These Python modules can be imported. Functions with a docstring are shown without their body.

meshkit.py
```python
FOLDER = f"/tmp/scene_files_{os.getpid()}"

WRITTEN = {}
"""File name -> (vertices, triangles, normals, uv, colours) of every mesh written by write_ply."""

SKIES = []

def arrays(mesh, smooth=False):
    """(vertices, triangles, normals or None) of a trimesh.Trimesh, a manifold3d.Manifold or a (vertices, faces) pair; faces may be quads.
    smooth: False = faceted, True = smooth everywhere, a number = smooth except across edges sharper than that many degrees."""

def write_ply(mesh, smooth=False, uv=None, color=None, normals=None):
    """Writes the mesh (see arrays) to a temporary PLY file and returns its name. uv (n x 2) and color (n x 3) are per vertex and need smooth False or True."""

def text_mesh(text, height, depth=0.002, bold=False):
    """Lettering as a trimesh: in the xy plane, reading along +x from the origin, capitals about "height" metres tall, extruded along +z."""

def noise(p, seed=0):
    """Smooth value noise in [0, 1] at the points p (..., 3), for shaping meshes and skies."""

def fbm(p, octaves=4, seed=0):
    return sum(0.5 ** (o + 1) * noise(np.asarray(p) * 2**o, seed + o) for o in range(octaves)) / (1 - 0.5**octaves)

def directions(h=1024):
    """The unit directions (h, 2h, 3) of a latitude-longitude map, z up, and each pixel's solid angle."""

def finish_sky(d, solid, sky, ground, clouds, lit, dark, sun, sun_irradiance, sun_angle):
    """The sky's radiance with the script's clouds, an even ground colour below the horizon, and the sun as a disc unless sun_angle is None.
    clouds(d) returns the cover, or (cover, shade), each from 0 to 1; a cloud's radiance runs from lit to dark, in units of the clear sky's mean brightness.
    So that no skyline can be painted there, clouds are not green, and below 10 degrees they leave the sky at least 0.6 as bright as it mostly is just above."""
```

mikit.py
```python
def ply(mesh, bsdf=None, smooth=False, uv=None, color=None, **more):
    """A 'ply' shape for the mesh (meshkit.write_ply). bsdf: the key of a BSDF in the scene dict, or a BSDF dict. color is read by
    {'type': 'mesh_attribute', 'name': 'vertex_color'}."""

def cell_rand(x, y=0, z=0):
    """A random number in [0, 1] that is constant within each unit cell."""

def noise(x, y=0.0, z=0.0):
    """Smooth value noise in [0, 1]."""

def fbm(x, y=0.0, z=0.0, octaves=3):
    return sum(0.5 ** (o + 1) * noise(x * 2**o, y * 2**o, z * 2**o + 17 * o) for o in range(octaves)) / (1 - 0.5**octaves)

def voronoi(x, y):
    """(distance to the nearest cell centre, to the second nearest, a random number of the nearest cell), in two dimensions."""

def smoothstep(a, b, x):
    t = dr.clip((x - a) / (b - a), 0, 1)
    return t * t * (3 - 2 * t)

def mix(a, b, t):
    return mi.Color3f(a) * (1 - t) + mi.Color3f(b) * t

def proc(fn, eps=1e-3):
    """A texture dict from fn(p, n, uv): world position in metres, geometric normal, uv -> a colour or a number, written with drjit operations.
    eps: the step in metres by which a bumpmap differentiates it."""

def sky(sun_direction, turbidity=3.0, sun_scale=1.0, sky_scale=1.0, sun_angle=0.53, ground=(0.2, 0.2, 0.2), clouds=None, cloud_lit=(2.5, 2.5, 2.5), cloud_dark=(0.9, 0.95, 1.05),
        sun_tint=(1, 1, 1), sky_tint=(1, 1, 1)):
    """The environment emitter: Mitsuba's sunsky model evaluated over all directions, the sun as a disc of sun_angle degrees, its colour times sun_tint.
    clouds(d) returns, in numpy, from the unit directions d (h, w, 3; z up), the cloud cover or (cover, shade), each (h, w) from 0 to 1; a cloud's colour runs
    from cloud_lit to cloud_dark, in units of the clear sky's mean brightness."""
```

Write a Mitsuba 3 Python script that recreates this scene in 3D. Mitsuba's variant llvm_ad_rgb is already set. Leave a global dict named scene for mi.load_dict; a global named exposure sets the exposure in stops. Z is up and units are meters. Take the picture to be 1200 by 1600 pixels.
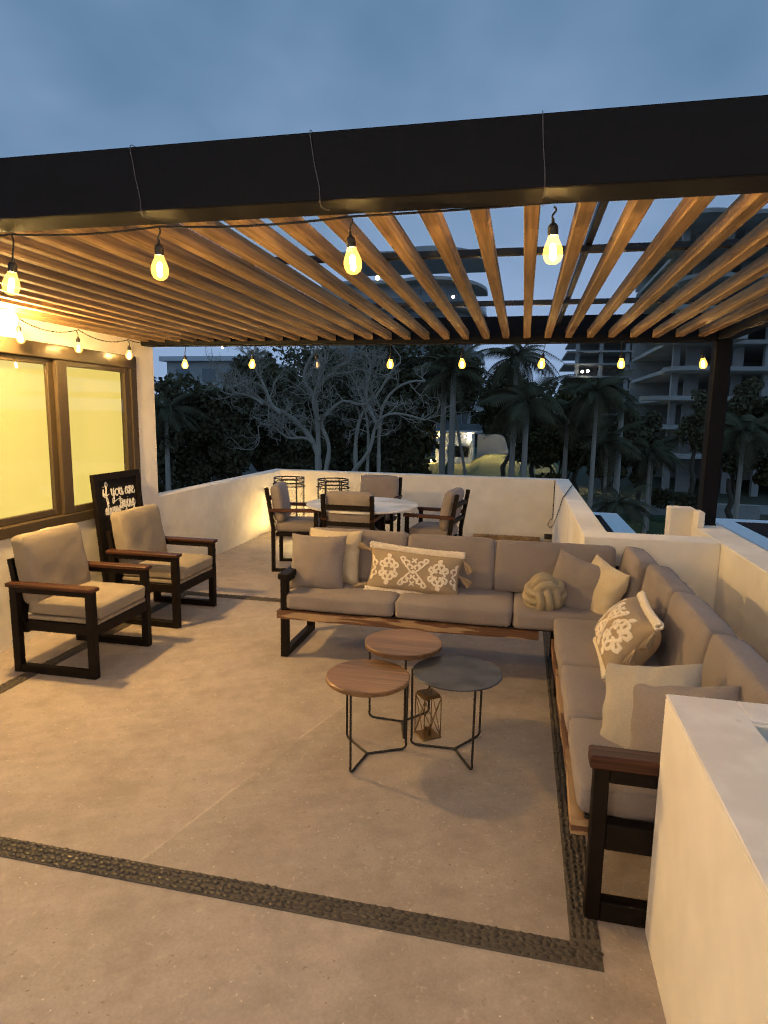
import math, numpy as np, trimesh, mitsuba as mi, mikit, meshkit
import drjit as dr
from shapely.geometry import LineString, Polygon, Point, box as sbox
from shapely.ops import unary_union
from mikit import noise, fbm, voronoi, smoothstep, mix, proc, ply

T = mi.ScalarTransform4f
rng = np.random.default_rng(7)
scene, labels = {}, {}
exposure = 3.3
K = 1.16 * 2.0 ** -exposure     # lamp strengths below are written in units of the exposed picture

# ------------------------------------------------------------------ camera
PITCH, YAW, ROLL, EYE = 0.152589, 0.213341, -0.0159039, np.array([0, 0, 1.7])
fwd = np.array([-math.sin(YAW) * math.cos(PITCH), math.cos(YAW) * math.cos(PITCH), -math.sin(PITCH)])
rgt = np.array([math.cos(YAW), math.sin(YAW), 0.0])
dwn = np.cross(fwd, rgt)
up = -(-math.sin(ROLL) * rgt + math.cos(ROLL) * dwn)
scene['camera'] = dict(type='perspective', fov=math.degrees(2 * math.atan(600 / 984.6)), fov_axis='x', near_clip=0.05, far_clip=5000.0,
                       to_world=T().look_at(origin=EYE.tolist(), target=(EYE + fwd).tolist(), up=up.tolist()))

# ------------------------------------------------------------------ sky: overcast dusk
def clouds(d):
    z = np.maximum(d[..., 2], 0.0)
    q = np.stack([d[..., 0] / (z + 0.25), d[..., 1] / (z + 0.25), z * 0.5], -1)
    f = meshkit.fbm(q * 1.3 + 5.0, 5, seed=3) - 0.5
    g = meshkit.fbm(q * np.array([4.0, 3.0, 4.0]) + 9.0, 4, seed=8) - 0.5
    return np.ones_like(z), np.clip(1.06 * z - 0.03 + 1.15 * f + 0.55 * g, 0, 1)
scene['sky'] = {**mikit.sky([-0.4, -1, 0.08], turbidity=3, sun_scale=0.0, sky_scale=1.0, clouds=clouds, cloud_lit=(0.90, 1.30, 2.00), cloud_dark=(0.15, 0.47, 0.82)), 'sampling_weight': 16.0}

# ------------------------------------------------------------------ materials
def C(c):
    return {'type': 'rgb', 'value': [float(x) for x in c]}
def prin(color, rough=0.6, **kw):
    return {'type': 'twosided', 'bsdf': {'type': 'principled', 'base_color': C(color) if isinstance(color, (tuple, list)) else proc(color), 'roughness': rough, **kw}}
def bumped(b, fn, scale, eps=1e-3):
    return {'type': 'twosided', 'bsdf': {'type': 'bumpmap', 'arbitrary': proc(fn, eps), 'scale': scale, 'bsdf': b['bsdf']}}

def plaster_c(p, n, uv):
    a = fbm(p.x * 1.7, p.y * 1.7, p.z * 1.7, 4); b = fbm(p.x * 14, p.y * 14, p.z * 9, 3)
    c = mix((0.70, 0.655, 0.59), (0.79, 0.755, 0.70), smoothstep(0.3, 0.7, a))
    return c * (0.93 + 0.14 * b)
def plaster_b(p, n, uv):
    return fbm(p.x * 11, p.y * 11, p.z * 11, 4) + 0.25 * noise(p.x * 160, p.y * 160, p.z * 160)
scene['m_plaster'] = bumped(prin(plaster_c, 0.75, specular=0.25), plaster_b, 0.011, 4e-3)

def coping_c(p, n, uv):
    a = fbm(p.x * 9, p.y * 9, p.z * 9, 4); b = fbm(p.x * 34, p.y * 27, p.z * 9, 3)
    c = mix((0.665, 0.625, 0.60), (0.745, 0.715, 0.695), smoothstep(0.32, 0.62, a))
    return mix(c, (0.50, 0.47, 0.45), 0.45 * smoothstep(0.60, 0.74, b) * smoothstep(0.48, 0.6, a))
scene['m_coping'] = bumped(prin(coping_c, 0.6), plaster_b, 0.004, 4e-3)

def floor_c(p, n, uv):
    a = fbm(p.x * 1.1, p.y * 1.1, 3.0, 4); b = fbm(p.x * 6, p.y * 6, 1.0, 4); g = noise(p.x * 150, p.y * 150, 2.0)
    lane = (p.x + 1.325) * 0.963 - (p.y - 2.03) * 0.269            # seam between two pours of the concrete
    lane = lane + 0.03 * (fbm(p.x * 3, p.y * 3, 8.0, 3) - 0.5)
    inside = smoothstep(1.92, 1.94, p.y); side = smoothstep(-0.012, 0.012, lane) * inside
    c = mix((0.305, 0.256, 0.230), (0.395, 0.338, 0.306), smoothstep(0.26, 0.74, a * 0.25 + b * 0.45 + 0.30 * fbm(p.x * 19, p.y * 19, 6.0, 3)))
    c = c * (1.02 - 0.09 * side) * (0.92 + 0.16 * fbm(p.x * 4 + p.y * 2, (p.y - p.x * 0.5) * 22, 3.0, 3))
    c = mix(c, (0.62, 0.54, 0.47), 0.40 * inside * (1 - smoothstep(0.0, 0.009, dr.abs(lane + 0.008))) * smoothstep(0.35, 0.6, b))
    d1, d2, r = voronoi(p.x * 55, p.y * 55)
    spk = (1 - smoothstep(0.16, 0.30, d1))
    c = mix(c, (0.19, 0.155, 0.13), 0.65 * smoothstep(0.80, 0.90, noise(p.x * 62, p.y * 62, 9.0) * 0.62 + noise(p.x * 140, p.y * 140, 4.0) * 0.38) * smoothstep(0.40, 0.62, b))
    c = mix(c, (0.50, 0.44, 0.39), 0.45 * smoothstep(0.74, 0.88, noise(p.x * 48, p.y * 48, 19.0) * 0.6 + noise(p.x * 120, p.y * 120, 14.0) * 0.4))
    c = mix(c, (0.80, 0.74, 0.66), 0.8 * (1 - smoothstep(0.08, 0.2, d1)) * smoothstep(0.985, 0.99, r))
    e1, e2, q = voronoi(p.x * 21 + 4, p.y * 21)
    c = mix(c, (0.30, 0.245, 0.205), 0.45 * (1 - smoothstep(0.05, 0.34, e1)) * smoothstep(0.94, 0.96, q) * smoothstep(0.45, 0.6, a))
    return c * (0.93 + 0.14 * g)
def floor_b(p, n, uv):
    d1, d2, r = voronoi(p.x * 55, p.y * 55)
    return fbm(p.x * 12, p.y * 12, 0.0, 4) + 0.5 * noise(p.x * 140, p.y * 140, 0.0) - 0.7 * (1 - smoothstep(0.1, 0.3, d1)) * smoothstep(0.80, 0.86, r)
scene['m_floor'] = bumped(prin(floor_c, 0.62, specular=0.35), floor_b, 0.0025, 2e-3)

def wood_fn(c0, c1, fine, coarse, ax):
    def f(p, n, uv):
        x, y, z = (p.y, p.x, p.z) if ax == 'y' else (p.x, p.y, p.z)       # x runs along the grain
        w = fbm(x * 0.8, y * coarse, z * coarse, 3)
        g = fbm(x * 3.5, y * fine, z * fine, 3)
        return mix(c0, c1, smoothstep(0.25, 0.75, 0.5 * w + 0.5 * g))
    return f
scene['m_slat'] = prin(wood_fn((0.125, 0.072, 0.032), (0.355, 0.225, 0.108), 90, 17, 'y'), 0.72)
scene['m_arm_wood'] = prin(wood_fn((0.028, 0.010, 0.006), (0.085, 0.031, 0.016), 110, 12, 'x'), 0.45, specular=0.3)
scene['m_table_wood'] = prin(wood_fn((0.10, 0.052, 0.025), (0.27, 0.148, 0.072), 85, 9, 'x'), 0.42)
def slab_c(p, n, uv):
    w = fbm(p.x * 2.2, p.y * 2.2, p.z * 22, 4); g = fbm(p.x * 7, p.y * 7, p.z * 120, 3)
    c = mix((0.065, 0.029, 0.016), (0.17, 0.08, 0.042), g)
    return mix(c, (0.42, 0.28, 0.155), smoothstep(0.56, 0.63, w) * 0.8)
scene['m_slab'] = prin(slab_c, 0.5)
scene['m_steel'] = prin((0.016, 0.014, 0.013), 0.45)
scene['m_beam'] = prin((0.0055, 0.006, 0.0085), 0.6, specular=0.12)
scene['m_frame_bronze'] = prin((0.060, 0.044, 0.027), 0.42, specular=0.35)
def tube_wood(p, n, uv):
    return mix((0.005, 0.0038, 0.0034), (0.012, 0.0078, 0.006), fbm(p.x * 30, p.y * 30, p.z * 30, 2))
scene['m_dark_frame'] = prin(tube_wood, 0.5, specular=0.14)

def fabric(c, f=260):
    def col(p, n, uv):
        k = noise(p.x * f, p.y * f, p.z * f); m = fbm(p.x * 5, p.y * 5, p.z * 5, 3)
        return mi.Color3f(*c) * ((0.90 + 0.20 * k) * (0.84 + 0.32 * m))
    return col
def fab_b(p, n, uv):
    return fbm(p.x * 16, p.y * 16, p.z * 16, 3) + 0.12 * noise(p.x * 300, p.y * 300, p.z * 300)
def fab(c):
    return bumped(prin(fabric(c), 0.9, sheen=0.4, specular=0.15), fab_b, 0.006, 2e-3)
scene['m_taupe'] = fab((0.242, 0.210, 0.206))
scene['m_beige'] = fab((0.27, 0.232, 0.190))
scene['m_cream'] = fab((0.56, 0.475, 0.35))
scene['m_grey_linen'] = fab((0.38, 0.345, 0.30))
scene['m_kilim'] = fab((0.36, 0.275, 0.185))
scene['m_yarn'] = fab((0.78, 0.70, 0.58))
scene['m_knot'] = fab((0.34, 0.285, 0.20))
def metal_c(p, n, uv):
    a = fbm(p.x * 7, p.y * 7, p.z * 7, 4)
    return mix((0.022, 0.022, 0.025), (0.075, 0.078, 0.088), smoothstep(0.3, 0.75, a))
scene['m_table_metal'] = prin(metal_c, 0.4, metallic=0.35)
scene['m_brass'] = prin((0.16, 0.10, 0.045), 0.45, metallic=0.6)
def stone_c(p, n, uv):
    return mix((0.58, 0.56, 0.54), (0.76, 0.75, 0.74), smoothstep(0.35, 0.6, fbm(p.x * 5, p.y * 5, p.z * 5, 4)))
scene['m_stone'] = prin(stone_c, 0.35)
def pebble_c(p, n, uv):
    a = noise(p.x * 34, p.y * 34, 5.0); b = fbm(p.x * 3, p.y * 3, 2.0, 3)
    return mix((0.028, 0.022, 0.018), (0.098, 0.078, 0.062), 0.6 * a + 0.4 * b)
scene['m_pebble'] = prin(pebble_c, 0.45)
scene['m_mortar'] = prin((0.085, 0.073, 0.062), 0.85)
scene['m_cable'] = prin((0.012, 0.011, 0.010), 0.5)
scene['m_thread'] = prin((0.10, 0.10, 0.105), 0.6)
scene['m_socket'] = prin((0.014, 0.012, 0.011), 0.5)
scene['m_black_board'] = prin((0.009, 0.006, 0.005), 0.55, specular=0.15)
scene['m_chalk'] = prin((0.78, 0.76, 0.72), 0.8)
scene['m_blind'] = prin((0.09, 0.078, 0.036), 0.9)
scene['m_pane'] = {'type': 'thindielectric', 'int_ior': 1.5}
scene['m_water'] = {'type': 'dielectric', 'int_ior': 1.33}
scene['m_pool_tile'] = prin((0.10, 0.22, 0.28), 0.4)
scene['m_white_paint'] = prin((0.74, 0.75, 0.77), 0.7)
def concrete_c(p, n, uv):
    return mix((0.30, 0.285, 0.265), (0.52, 0.50, 0.465), fbm(p.x * 0.5, p.y * 0.5, p.z * 0.9, 4))
scene['m_concrete'] = prin(concrete_c, 0.85)
scene['m_near_black'] = prin((0.045, 0.040, 0.040), 0.85)
scene['m_tower_wall'] = prin((0.46, 0.455, 0.445), 0.7)
scene['m_tower_glass'] = prin((0.17, 0.20, 0.22), 0.12)
scene['m_bark'] = prin((0.40, 0.345, 0.275), 0.9)
scene['m_bark_dark'] = prin((0.10, 0.08, 0.055), 0.9)
scene['m_bark_pale'] = prin((0.46, 0.43, 0.36), 0.9)
def leaf(c, c2):
    def f(p, n, uv):
        return mix(c, c2, fbm(p.x * 1.3, p.y * 1.3, p.z * 1.3, 2))
    return {'type': 'twosided', 'bsdf': {'type': 'diffuse', 'reflectance': proc(f)}}
scene['m_leaf_dark'] = leaf((0.080, 0.076, 0.042), (0.18, 0.165, 0.095))
scene['m_leaf_olive'] = leaf((0.075, 0.068, 0.026), (0.15, 0.128, 0.052))
scene['m_palm'] = leaf((0.080, 0.075, 0.044), (0.165, 0.15, 0.09))
def ground_c(p, n, uv):
    return mix((0.045, 0.048, 0.030), (0.11, 0.10, 0.075), fbm(p.x * 0.08, p.y * 0.08, 0.0, 4))
scene['m_ground'] = prin(ground_c, 0.95)
def lawn_c(p, n, uv):
    return mix((0.030, 0.062, 0.026), (0.055, 0.095, 0.040), fbm(p.x * 0.9, p.y * 0.9, 0.0, 4))
scene['m_lawn'] = prin(lawn_c, 0.95)
def dry_c(p, n, uv):
    return mix((0.20, 0.175, 0.075), (0.33, 0.28, 0.13), fbm(p.x * 0.35, p.y * 0.35, 0.0, 4))
scene['m_dry_lawn'] = prin(dry_c, 0.95)
scene['m_pave'] = prin((0.24, 0.23, 0.225), 0.9)
scene['m_red_flower'] = prin((0.25, 0.06, 0.05), 0.9)

# ------------------------------------------------------------------ helpers
def fresh(key):
    used = lambda k: k in scene or k in labels or any(s.startswith(k + '__') for s in scene)
    if not used(key):
        return key
    i = 1
    while used(f'{key}_{i:03d}'):
        i += 1
    return f'{key}_{i:03d}'
def thing(name, label, cat, group=None):
    k = fresh(name); labels[k] = {'label': label, 'category': cat}
    if group: labels[k]['group'] = group
    return k
def part(holder, name, mesh, m, smooth=False, label=None, kind=None, to=None, emit=None, pick=1.0):
    key = fresh(f'{holder}__{name}')
    d = dict(mesh) if isinstance(mesh, dict) else ply(mesh, m, smooth)
    if to is not None: d['to_world'] = to
    if emit is not None: d['emitter'] = {'type': 'area', 'radiance': C([x * K for x in emit]), 'sampling_weight': float(pick)}
    scene[key] = d
    if label or kind:
        labels[key] = {}
        if label: labels[key]['label'] = label
        if kind: labels[key]['kind'] = kind
    return key
def single(name, mesh, m, label, cat, smooth=False, group=None):
    k = thing(name, label, cat, group); scene[k] = ply(mesh, m, smooth); return k
def struct(name, mesh, m, smooth=False):
    k = fresh(name); scene[k] = ply(mesh, m, smooth); labels[k] = {'kind': 'structure'}; return k
cat_ = trimesh.util.concatenate
def hullmesh(pts):
    return trimesh.convex.convex_hull(np.asarray(pts, float))
def bx(x0, x1, y0, y1, z0, z1, b=0.004):
    b = min(b, 0.3 * min(x1 - x0, y1 - y0, z1 - z0)); P = []
    for x, sx in ((x0, 1), (x1, -1)):
        for y, sy in ((y0, 1), (y1, -1)):
            for z, sz in ((z0, 1), (z1, -1)):
                P += [(x, y + sy * b, z + sz * b), (x + sx * b, y, z + sz * b), (x + sx * b, y + sy * b, z)]
    return hullmesh(P)
def bar(a, b, w, h, up=(0, 0, 1), bev=0.003):
    a, b = np.array(a, float), np.array(b, float); L = np.linalg.norm(b - a); x = (b - a) / L
    y = np.cross(up, x)
    if np.linalg.norm(y) < 1e-6: y = np.cross((0, 1, 0), x)
    y /= np.linalg.norm(y); z = np.cross(x, y)
    m = bx(0, L, -w / 2, w / 2, -h / 2, h / 2, bev); M = np.eye(4); M[:3, 0], M[:3, 1], M[:3, 2], M[:3, 3] = x, y, z, a
    m.apply_transform(M); return m
def tube(pts, r, n=8, closed=False, cap=True):
    P = np.asarray(pts, float); m = len(P); R = np.broadcast_to(np.asarray(r, float), (m,))
    d = np.roll(P, -1, 0) - np.roll(P, 1, 0) if closed else np.gradient(P, axis=0)
    d /= np.linalg.norm(d, axis=1, keepdims=True) + 1e-12
    u = np.cross(d[0], (0, 0, 1) if abs(d[0][2]) < 0.9 else (1, 0, 0)); u /= np.linalg.norm(u)
    V = []; a = np.arange(n) * 2 * np.pi / n
    for i in range(m):
        u = u - d[i] * (u @ d[i]); u /= np.linalg.norm(u); w = np.cross(d[i], u)
        V.append(P[i] + R[i] * (np.cos(a)[:, None] * u + np.sin(a)[:, None] * w))
    V = np.vstack(V); F = []
    for i in range(m if closed else m - 1):
        j = (i + 1) % m
        for k in range(n):
            l = (k + 1) % n
            F += [(i * n + k, i * n + l, j * n + l), (i * n + k, j * n + l, j * n + k)]
    if not closed and cap:
        V = np.vstack([V, P[0], P[-1]]); c0, c1 = len(V) - 2, len(V) - 1
        for k in range(n):
            l = (k + 1) % n
            F += [(c0, l, k), (c1, (m - 1) * n + k, (m - 1) * n + l)]
    return trimesh.Trimesh(V, F, process=False)
def spline(pts, n=60, closed=False):
    from scipy.interpolate import splprep, splev
    P = np.asarray(pts, float)
    if closed: P = np.vstack([P, P[:1]])
    k = min(3, len(P) - 1)
    tck, _ = splprep(P.T, s=0, k=k, per=closed)
    t = np.linspace(0, 1, n, endpoint=not closed)
    return np.array(splev(t, tck)).T
def lathe(profile, n=32):
    return trimesh.creation.revolve(np.asarray(profile, float), sections=n)
def frame4(c, x, y, z):
    M = np.eye(4); M[:3, 0], M[:3, 1], M[:3, 2], M[:3, 3] = x, y, z, c; return M
def grid_box(w, d, h, n=14, m=14, l=5):
    """A closed subdivided box, centred, for soft shapes."""
    b = trimesh.creation.box((1, 1, 1)); V, F = [], []; off = 0
    for ax in range(3):
        for s in (-1, 1):
            i, j = [(1, 2), (2, 0), (0, 1)][ax]
            ni, nj = (n, m, l)[i], (n, m, l)[j]
            a, c = np.meshgrid(np.linspace(-1, 1, ni + 1), np.linspace(-1, 1, nj + 1), indexing='ij')
            P = np.zeros((*a.shape, 3)); P[..., i], P[..., j], P[..., ax] = a, c, s
            idx = np.arange(a.size).reshape(a.shape) + off
            q = np.stack([idx[:-1, :-1], idx[1:, :-1], idx[1:, 1:], idx[:-1, 1:]], -1).reshape(-1, 4)
            if s < 0: q = q[:, ::-1]
            V.append(P.reshape(-1, 3)); F.append(q); off += a.size
    V = np.vstack(V); F = np.vstack(F)
    t = trimesh.Trimesh(V, np.vstack([F[:, [0, 1, 2]], F[:, [0, 2, 3]]]), process=False); t.merge_vertices(digits_vertex=6)
    t.vertices = t.vertices * np.array([w, d, h]) / 2
    return t
def cushion(w, d, h, r=0.035, puff=0.012, seed=0, wr=0.007):
    """An upholstered block: rounded edges, a soft crown on its two large faces."""
    m = grid_box(w, d, h, max(8, int(w / 0.035)), max(8, int(d / 0.035)), 6); V = m.vertices.copy()
    hw = np.array([w, d, h]) / 2; u = V / hw
    r = min(r, h * 0.48); inner = np.maximum(hw - r, 1e-4)
    core = np.clip(V, -inner, inner); o = V - core; L = np.linalg.norm(o, axis=1, keepdims=True)
    V = core + np.where(L > 1e-9, o / np.maximum(L, 1e-9) * np.minimum(L, r), 0)
    crown = (1 - u[:, 0] ** 2) * (1 - u[:, 1] ** 2)
    V[:, 2] += np.sign(u[:, 2]) * np.abs(u[:, 2]) * puff * np.sqrt(np.clip(crown, 0, 1))
    V[:, 0] += 0.4 * puff * u[:, 0] * (1 - u[:, 1] ** 2); V[:, 1] += 0.4 * puff * u[:, 1] * (1 - u[:, 0] ** 2)
    nz = meshkit.fbm(V * 9 + seed * 7.3, 3, seed=seed) - 0.5
    V += m.vertex_normals * (nz * 2 * wr)[:, None]
    m.vertices = V; return m
def pillow_shape(w, h, t, bow=0.085, seed=0, wr=0.006):
    def half(u, v):                                          # thickness over the square
        return t / 2 * np.clip((1 - np.abs(u) ** 2.6) * (1 - np.abs(v) ** 2.6), 0, 1) ** 0.42
    def place(u, v):
        return u * w / 2 * (1 - bow * (1 - v ** 2)), v * h / 2 * (1 - bow * (1 - u ** 2))
    def top(u, v):
        x, y = place(u, v); z = half(u, v)
        k = meshkit.fbm(np.stack([x * 9, y * 5, x * 0 + seed * 3.1], -1), 3, seed=seed) - 0.5
        edge = np.clip(np.maximum(np.abs(u), np.abs(v)), 0, 1) ** 3
        ang = np.arctan2(y, x) * 9 + seed
        return x, y, z + wr * (2 * k + 0.7 * np.sin(ang) * edge) * np.clip(z / (t / 4), 0, 1)
    return top
def pillow(w, h, t, seed=0, bow=0.085, n=34, wr=0.006):
    f = pillow_shape(w, h, t, bow, seed, wr)
    a = np.sin(np.linspace(-np.pi / 2, np.pi / 2, n + 1)); U, Vv = np.meshgrid(a, a, indexing='ij')
    x, y, z = f(U, Vv); top = np.stack([x, y, z], -1).reshape(-1, 3)
    x, y, z2 = pillow_shape(w, h, t, bow, seed + 5, wr)(U, Vv); bot = np.stack([x, y, -z2], -1).reshape(-1, 3)
    idx = np.arange((n + 1) ** 2).reshape(n + 1, n + 1)
    q = np.stack([idx[:-1, :-1], idx[1:, :-1], idx[1:, 1:], idx[:-1, 1:]], -1).reshape(-1, 4)
    F = np.vstack([q, q[:, ::-1] + (n + 1) ** 2])
    m = trimesh.Trimesh(np.vstack([top, bot]), np.vstack([F[:, [0, 1, 2]], F[:, [0, 2, 3]]]), process=False)
    m.merge_vertices(digits_vertex=6); return m, f
def facing(c, normal, roll=0.0, upv=(0, 0, 1)):
    """Frame whose local z is the normal, local y up, turned by roll (degrees) in its plane."""
    n = np.array(normal, float); n /= np.linalg.norm(n); x = np.cross(upv, n); x /= np.linalg.norm(x); y = np.cross(n, x)
    a = math.radians(roll); x, y = math.cos(a) * x + math.sin(a) * y, -math.sin(a) * x + math.cos(a) * y
    return frame4(c, x, y, n)
def moved(m, M):
    m = m.copy(); m.apply_transform(M); return m
def T4(M):
    return T(np.asarray(M, float).tolist())
def rotz(a, c=(0, 0, 0)):
    M = trimesh.transformations.rotation_matrix(math.radians(a), (0, 0, 1)); M[:3, 3] = c; return M

# ------------------------------------------------------------------ the setting: terrace floor and walls
H = 0.86
fl = trimesh.creation.box((7.0, 12.5, 0.3)); fl.apply_translation((-0.9, 3.05, -0.15))
struct('terrace_floor', fl, 'm_floor')

# strips of black pebbles set into the floor
PX0, PX1, PY0, PY1, W_ = -3.10, 0.327, 1.830, 5.315, 0.096
k = fresh('pebble_border'); labels[k] = {'kind': 'structure'}
for a in ((PX0, PX1, PY0, PY0 + W_), (PX0, PX1, PY1 - W_, PY1), (PX1 - W_, PX1, PY0 + W_, PY1 - W_), (PX0, PX0 + W_, PY0 + W_, PY1 - W_)):
    part('pebble_border', 'mortar_strip', bx(a[0], a[1], a[2], a[3], -0.02, 0.004, 0.001), 'm_mortar')
def dome(seed):
    r = np.random.default_rng(seed); n = 8
    V = [(0, 0, 1.0)]
    for el, z in ((0.62, 0.80), (1.0, 0.25), (0.9, -0.35)):
        for i in range(n):
            a = i * 2 * math.pi / n + r.uniform(-0.15, 0.15); q = el * r.uniform(0.86, 1.1)
            V.append((q * math.cos(a), q * math.sin(a), z))
    F = [(0, 1 + i, 1 + (i + 1) % n) for i in range(n)]
    for b in (1, 1 + n):
        for i in range(n):
            F += [(b + i, b + n + i, b + n + (i + 1) % n), (b + i, b + n + (i + 1) % n, b + (i + 1) % n)]
    return trimesh.Trimesh(V, F, process=False)
domes = [dome(i) for i in range(6)]
domes_ply = [ply(d, 'm_pebble', True) for d in domes]
spots = []
r_ = np.random.default_rng(11)
def lay(x0, x1, y0, y1, along):
    L, Wd = (x1 - x0, y1 - y0) if along == 'x' else (y1 - y0, x1 - x0)
    for row in range(4):
        t = -0.01
        while t < L - 0.012:
            s = r_.uniform(0.021, 0.034); t += s / 2
            v = (row + 0.5) * Wd / 4 + r_.uniform(-0.004, 0.004)
            x, y = (x0 + t, y0 + v) if along == 'x' else (x0 + v, y0 + t)
            if 0.006 < t < L - 0.006: spots.append((x, y, s * 0.5, r_.uniform(0.0085, 0.0115), r_.uniform(-14, 14) + (0 if along == 'x' else 90), r_.uniform(0.003, 0.0075)))
            t += s / 2 + 0.002
lay(PX0, PX1, PY0, PY0 + W_, 'x'); lay(PX0, PX1, PY1 - W_, PY1, 'x'); lay(PX1 - W_, PX1, PY0 + W_, PY1 - W_, 'y'); lay(PX0, PX0 + W_, PY0 + W_, PY1 - W_, 'y')
near = sorted(range(len(spots)), key=lambda i: (spots[i][0] < -2.02) * 50 + math.hypot(spots[i][0], spots[i][1]))
rest = []
for rank, i in enumerate(near):
    x, y, a, b, g, h = spots[i]
    M = rotz(g, (x, y, 0.004)) @ np.diag([a, b, h, 1])
    if rank < 298: part('pebble_border', 'pebble', domes_ply[i % 6], None, to=T4(M))
    else: rest.append(moved(domes[i % 6], M))
part('pebble_border', 'far_pebbles', cat_(rest), 'm_pebble', True, kind='stuff')

# parapets: each wall its own thing
single('parapet_wall', bx(-3.69, -3.535, 5.632, 8.93, -0.3, H, 0.006), 'm_plaster', 'low cream rendered parapet on the left, running back from the house wall', 'wall')
single('parapet_wall', bx(-3.69, 0.655, 8.932, 9.10, -0.3, H, 0.006), 'm_plaster', 'low cream rendered parapet across the back of the terrace, behind the dining table', 'wall')
single('parapet_wall', bx(0.468, 0.655, 4.912, 8.93, -0.3, H, 0.006), 'm_plaster', 'low cream rendered parapet with a black cable hung over it, right of the dining area', 'wall')
single('parapet_wall', bx(0.468, 1.375, 4.672, 4.91, -0.3, H, 0.006), 'm_plaster', 'short cream rendered parapet behind the corner of the sofa', 'wall')
single('parapet_wall', bx(1.377, 1.60, 0.2, 5.62, -0.3, H, 0.006), 'm_plaster', 'cream rendered parapet under the pergola post, beside the sofa backrests', 'wall')
pier = cat_([bx(1.205, 1.395, 5.46, 5.616, -0.3, 0.99, 0.006), bx(1.379, 1.425, 5.30, 5.458, H + 0.002, 0.985, 0.004)])
single('wall_pier', pier, 'm_plaster', 'small raised cream pier beside the foot of the pergola post', 'pier')

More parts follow.
